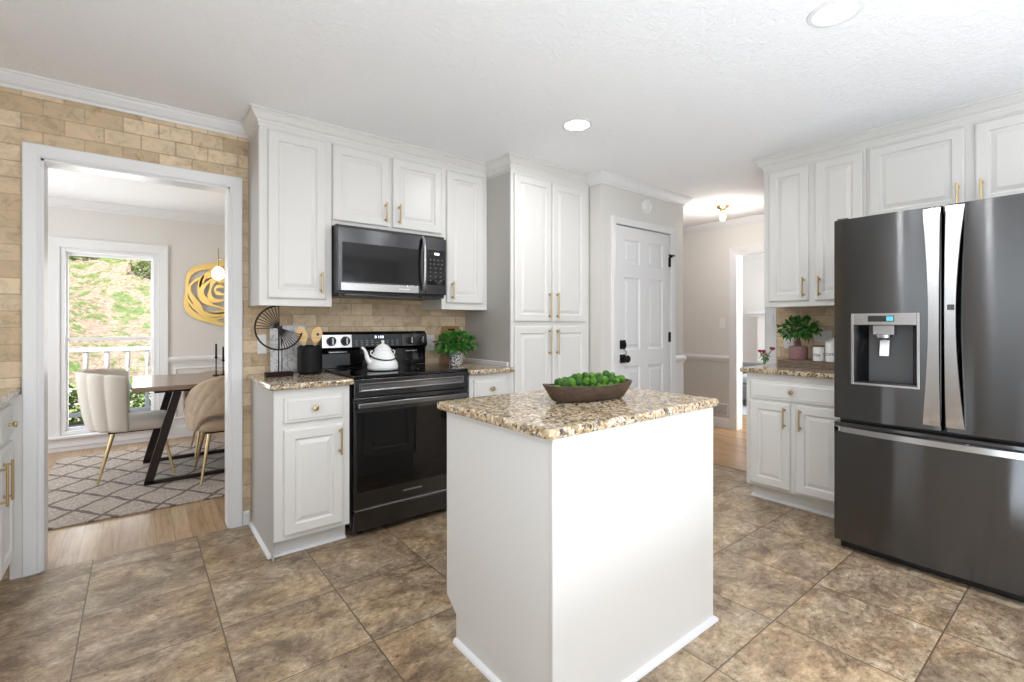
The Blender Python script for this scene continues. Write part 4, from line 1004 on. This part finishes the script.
# ------------------------------------------------------------------ dining room
RUGZ = .012
anchored(MB().box(-.56, 2.6, 3.90, 5.86, .0005, RUGZ), 'area_rug', 'rug', (1.0, 4.9, .0005), 'cream and brown trellis patterned shag rug under the dining table', 'rug', bevel=.004)
t_ = tag(empty('dining_table', (.9, 4.8, RUGZ)), 'brown wood dining table with dark metal trapezoid legs beyond the doorway', 'table')
MB().box(-.030, 1.95, 4.36, 5.33, .725, .760).build('table_top', 'walnut', t_, bevel=.003)
MB().box(.10, 1.82, 4.46, 5.23, .700, .7245).build('apron', 'bronze', t_)
for y in (4.50, 5.22):
    mb = MB()
    mb.bar((.065, y, RUGZ + .014), (.245, y, .700), .055, .03, (1, 0, 0)); mb.bar((1.855, y, RUGZ + .014), (1.675, y, .700), .055, .03, (1, 0, 0))
    mb.box(.038, 1.882, y - .015, y + .015, RUGZ, RUGZ + .028)
    mb.build('leg', 'bronze', t_)
def gold_leg(p, q, parent):
    mb = MB(); mb.tube([p, q], [.0075, .014], 12); mb.build('leg', 'brass', parent, smooth=50, label='tapered brass leg')
# channel-back chair: faces +X
def shell_chair(name, m, loc, rz, label, quilt):
    r = empty(name, (0, 0, 0)); h0 = .50
    # seat cushion
    mb = MB(); L = []
    for z, k in ((.385, .02), (.395, .004), (.43, 0), (.455, .006), (.468, .03)):
        L.append(rrect(-.20 + k, .23 - k, -.235 + k, .235 - k, .10, z))
    mb.rings(L); mb.build('seat', m, r, smooth=60)
    # wrap-around back
    mb = MB(); NU, NV = 110, 36; front, back = [], []
    for j in range(NV + 1):
        v_ = j / NV; F_, B_ = [], []
        for i in range(NU + 1):
            u = i / NU * 2 - 1; ang = u * math.radians(80 if not quilt else 98)
            ztop = .838 - (.03 * abs(u) ** 3 - .012 * abs(math.cos(u * PI * 3.5)) if not quilt else .015 + .30 * abs(u) ** 2.2)
            zbot = .395 if not quilt else (.395 + .13 * max(0, 1 - (abs(u) / .62) ** 4))
            z = zbot + (ztop - zbot) * v_
            lean = .05 * (z - .4) / .4
            R1 = (.275 + lean * 1.1) if not quilt else (.265 + lean * .7)
            ch = (.020 * abs(math.cos(u * PI * 3.5)) ** .55 if not quilt else 0)
            q = (.008 * (abs(math.sin(u * 15 + v_ * 8)) ** .5 * abs(math.sin(u * 15 - v_ * 8)) ** .5) if quilt else 0)
            ro = R1 + .022 + ch + q; ri = R1 - .018
            e = math.sin(PI * min(1, max(0, v_))) ** .25 if 0 < v_ < 1 else 0
            mid = (ro + ri) / 2; ro = mid + (ro - mid) * max(.25, e); ri = mid + (ri - mid) * max(.25, e)
            cx = .0
            B_.append((cx - ro * math.cos(ang), ro * math.sin(ang), z)); F_.append((cx - ri * math.cos(ang), ri * math.sin(ang), z))
        L_ = B_ + F_[::-1]; front.append(L_)
    mb.rings(front); mb.build('backrest', m, r, smooth=60)
    mb = MB().box(-.17, .19, -.18, .18, .372, .3845); mb.build('seat_frame', 'bronze', r)
    for sx, sy in ((-1, -1), (-1, 1), (1, -1), (1, 1)):
        gold_leg((.005 + sx * .235, sy * .215, .006), (.01 + sx * .150, sy * .150, .374), r)
    tag(r, label, 'chair'); r.location = (*loc, RUGZ); r.rotation_euler = (0, 0, rz); return r
shell_chair('dining_chair', 'cream', (-.005, 4.90), 0, 'cream channel-back dining chair with brass legs at the near end of the table', False)
c2 = shell_chair('dining_chair', 'tan', (.585, 4.445), PI / 2, 'tan quilted barrel-back dining chair on the kitchen side of the table', True)
def copy_tree(o, parent=None):
    c_ = o.copy(); COL.objects.link(c_); c_.parent = parent
    for ch in o.children: copy_tree(ch, c_)
    return c_
c3 = copy_tree(c2); c3.location = (.60, 5.34, RUGZ); c3.scale = (.9, .9, .9); c3.rotation_euler = (0, 0, -PI / 2); c3['label'] = 'tan quilted barrel-back dining chair on the far window side of the table'
# candlesticks
def candle(x, y, h, label):
    o = tag(empty('candlestick', (x, y, .7605)), label, 'candlestick', 'black candlesticks on the dining table')
    z = .7605
    MB().lathe(x, y, [(.028, z), (.026, z + .006), (.006, z + .012), (.0045, z + h * .5), (.009, z + h * .53), (.0045, z + h * .56), (.005, z + h), (.012, z + h + .004), (.012, z + h + .018), (.009, z + h + .018)], 16).build('holder', 'blackm', o, smooth=40)
    MB().lathe(x, y, [(.0085, z + h + .006), (.0075, z + h + .13), (.002, z + h + .135)], 12).build('candle', 'blackm', o, smooth=40)
candle(.552, 4.97, .15, 'slim black candlestick on the dining table, left one')
candle(.61, 5.0, .12, 'slim black candlestick on the dining table, right one nearest the doorway casing')
# gold rose wall art
ra = MB(); RC = (.735, 1.562)
def band(pts, wd, y=6.232, closed=True):
    P = [Vector(p) for p in pts]; n = len(P); a, b = [], []
    for i in range(n):
        t = (P[(i + 1) % n] - P[i - 1]) if closed else (P[min(i + 1, n - 1)] - P[max(i - 1, 0)])
        t.normalize(); nn = Vector((-t.y, t.x)); a.append(P[i] + nn * wd(i / n) / 2); b.append(P[i] - nn * wd(i / n) / 2)
    L = [[(p.x, y, p.y), (q.x, y, q.y), (q.x, y - .008, q.y), (p.x, y - .008, p.y)] for p, q in zip(a, b)]
    ra.rings(L, not closed, True, 0, closed)
def petal_ring(R_, k, ph, amp, cx=0, cz=0, wd=.04, y=6.232):
    n = 72
    band([(RC[0] + cx + R_ * (1 + amp * math.cos(k * (2 * PI * i / n) + ph)) * math.cos(2 * PI * i / n), RC[1] + cz + R_ * (1 + amp * math.cos(k * (2 * PI * i / n) + ph)) * math.sin(2 * PI * i / n)) for i in range(n)], lambda t: 1.3 * wd * (1 + .45 * math.cos(2 * PI * t * 3 + ph)), y)
petal_ring(.335, 5, .3, .055, wd=.036, y=6.236)
petal_ring(.255, 4, 1.2, .10, -.02, -.015, .032, 6.228)
petal_ring(.185, 3, 2.4, .10, .01, .015, .030, 6.220)
petal_ring(.115, 3, .6, .12, .0, .03, .026, 6.212)
petal_ring(.050, 2, .5, .15, .0, .035, .022, 6.204)
for a0, a1, r0, r1 in ((190, 300, .32, .20), (300, 400, .31, .20), (60, 170, .31, .19), (130, 235, .25, .12), (240, 350, .24, .13), (10, 100, .23, .12)):
    n = 26; band([(RC[0] + (r0 + (r1 - r0) * t / n) * math.cos(math.radians(a0 + (a1 - a0) * t / n)), RC[1] + (r0 + (r1 - r0) * t / n) * math.sin(math.radians(a0 + (a1 - a0) * t / n))) for t in range(n + 1)], lambda t: .016 + .030 * math.sin(PI * t), 6.224, False)
anchored(ra, 'wall_art', 'gold', (RC[0], 6.245, RC[1]), 'gold metal openwork rose wall art on the dining room wall', 'wall art')
# brass chandelier, mostly hidden behind the casing
HX, HY = 1.02, 5.0
ch = tag(empty('chandelier', (HX, HY, CZ)), 'brass chandelier arm with a lit glass globe bulb over the dining table', 'chandelier')
MB().lathe(HX, HY, [(.065, CZ), (.06, CZ - .02), (.012, CZ - .03)], 24).build('canopy', 'brass', ch, smooth=40)
MB().tube([(HX, HY, CZ - .02), (HX, HY, 1.80)], .007, 10).build('stem', 'brass', ch)
MB().lathe(HX, HY, [(.006, 1.86), (.025, 1.84), (.028, 1.78), (.012, 1.76), (.003, 1.755)], 20).build('hub', 'brass', ch, smooth=50)
for k in range(6):
    a = PI + k * PI / 3; ax, ay = HX + .45 * math.cos(a), HY + .45 * math.sin(a)
    am = MB().tube([(HX, HY, 1.805), (ax, ay, 1.805)], .0055, 10).build('arm', 'brass', ch)
    MB().tube([(ax, ay, 1.90), (ax, ay, 1.735)], .006, 10).build('drop_rod', 'brass', am)
    MB().lathe(ax, ay, [(.010, 1.735), (.030, 1.722), (.046, 1.695), (.050, 1.670), (.044, 1.640), (.025, 1.622), (.004, 1.616)], 24).build('globe_bulb', 'bulb', am, smooth=60)

# ------------------------------------------------------------------ living room glimpse
f_ = tag(empty('fireplace', (8.1, 2.6, 0)), 'white fireplace mantel in the far living room, seen through the hall opening', 'fireplace')
MB().box(8.02, 8.299, 1.75, 3.66, .0, 1.34).build('surround', 'lwall', f_)
MB().box(7.90, 8.299, 1.62, 3.79, 1.38, 1.435).box(7.95, 8.299, 1.67, 3.74, 1.34, 1.38).build('mantel_shelf', 'trim', f_, bevel=.01)
MB().box(8.012, 8.0195, 2.1, 3.1, .05, .80).build('firebox', 'firebrick', f_)
so = tag(empty('sofa', (7.3, 3.0, 0)), 'grey upholstered seat in the far living room, glimpsed under the counter edge', 'sofa')
MB().box(7.0, 7.75, 2.3, 3.75, .10, .34).build('base', 'sofa', so, bevel=.03); MB().box(7.0, 7.55, 2.5, 3.55, .345, .46).build('seat', 'blue', so, bevel=.04, label='pale seat cushion')
MB().box(7.55, 7.75, 2.3, 3.75, .345, .62).build('backrest', 'sofa', so, bevel=.03)
for y in (2.36, 3.69):
    for x in (7.05, 7.70): MB().lathe(x, y, [(.02, .008), (.028, .10)], 10).build('leg', 'darkwood', so)
anchored(MB().box(6.35, 7.9, 1.8, 4.2, .0005, .008), 'area_rug', 'blue', (7.1, 3.0, .0005), 'pale blue rug on the living room floor beyond the hall', 'rug')

# ------------------------------------------------------------------ outdoors beyond the dining window
struct(MB().box(-6, 8, 6.42, 8.0, -.12, -.03), 'floor', 'deck')
mb = MB(); n = 34
for sx in range(n + 1): pass
V = {}
def hz_(x, y):
    b = 0 if y < 15 else (y - 15) * .52
    return -.25 + b + .22 * math.sin(x * .9 + y * .6) * min(1, max(0, (y - 14) / 4)) + .12 * math.sin(x * 2.3 - y * 1.7) * min(1, max(0, (y - 14) / 4))
xs_ = [-14 + i * .9 for i in range(32)]; ys_ = [8.0 + j * .7 for j in range(34)]
for i, x in enumerate(xs_):
    for j, y in enumerate(ys_): V[i, j] = mb.b.verts.new((x, y, hz_(x, y)))
for i in range(len(xs_) - 1):
    for j in range(len(ys_) - 1): mb.b.faces.new((V[i, j], V[i + 1, j], V[i + 1, j + 1], V[i, j + 1]))
struct(mb, 'ground', 'litter', smooth=179)
struct(MB().box(-14, 14, 10.6, 13.4, -.22, -.10), 'ground', 'drive')
rl = tag(empty('porch_railing', (-.3, 7.85, -.03)), 'white wooden porch railing with turned balusters outside the dining window', 'railing')
MB().box(-3.0, 3.0, 7.81, 7.89, .875, .925).build('top_rail', 'trim', rl, bevel=.008)
MB().box(-3.0, 3.0, 7.82, 7.88, .085, .135).build('bottom_rail', 'trim', rl, bevel=.004)
bal = [(.026, .135), (.026, .24), (.014, .255), (.020, .27), (.014, .285), (.027, .36), (.031, .42), (.024, .52), (.014, .62), (.020, .64), (.014, .66), (.026, .68), (.026, .875)]
for k in range(26):
    x = -2.5 + k * .2
    if -1.7 < x < .7 or k % 1 == 0:
        MB().lathe(x, 7.85, bal, 10).build('baluster', 'trim', rl, smooth=40)
def shrub(x, y, z, rx, rz, label, seed, n=240):
    mb = foliage(x, y, z + rz, rx, rx * .7, rz, n * 3, .075, .06, seed)
    o = tag(empty('shrub', (x, y, z)), label, 'shrub', 'shrubs beyond the porch railing')
    mb.build('leaves', ['ivy', 'ivy'], o); MB().tube([(x, y, z - .02), (x, y, z + rz)], .03, 8).build('stem', 'twig', o)
for k, (x, y, rx, rz) in enumerate(((-2.5, 9.0, .36, .30), (-1.6, 9.1, .36, .32), (-.75, 9.15, .34, .27), (.1, 9.2, .36, .30), (.95, 9.3, .34, .27))):
    shrub(x, y, -.22, rx, rz, 'low green shrub behind the white porch railing, %s' % ('leftmost', 'second from the left', 'middle one', 'second from the right', 'rightmost')[k], 20 + k)
for k, (x, y, rx, rz) in enumerate(((-3.9, 17.3, .7, .35), (-4.4, 21.5, .9, .7), (.4, 21.0, .8, .5), (-1.9, 22.5, .9, .5))):
    shrub(x, y, hz_(x, y) - .1, rx, rz, 'ivy clump on the leafy hillside, %s' % ('low at the left', 'high at the left', 'high at the right', 'topmost in the centre')[k], 40 + k, 420)
lp = tag(empty('garden_lamp', (-1.2, 11.0, -.1)), 'dark garden lamp post on the pale driveway outside the window', 'lamp post')
lx, ly = -1.30, 10.4
lp.location = (lx, ly, -.25)
MB().tube([(lx, ly, -.25), (lx, ly, 1.42)], .018, 10).build('post', 'blackm', lp)
MB().lathe(lx, ly, [(.02, 1.40), (.07, 1.44), (.10, 1.52), (.11, 1.56), (.05, 1.62), (.01, 1.66)], 16).build('lamp_head', 'blackm', lp, smooth=40)
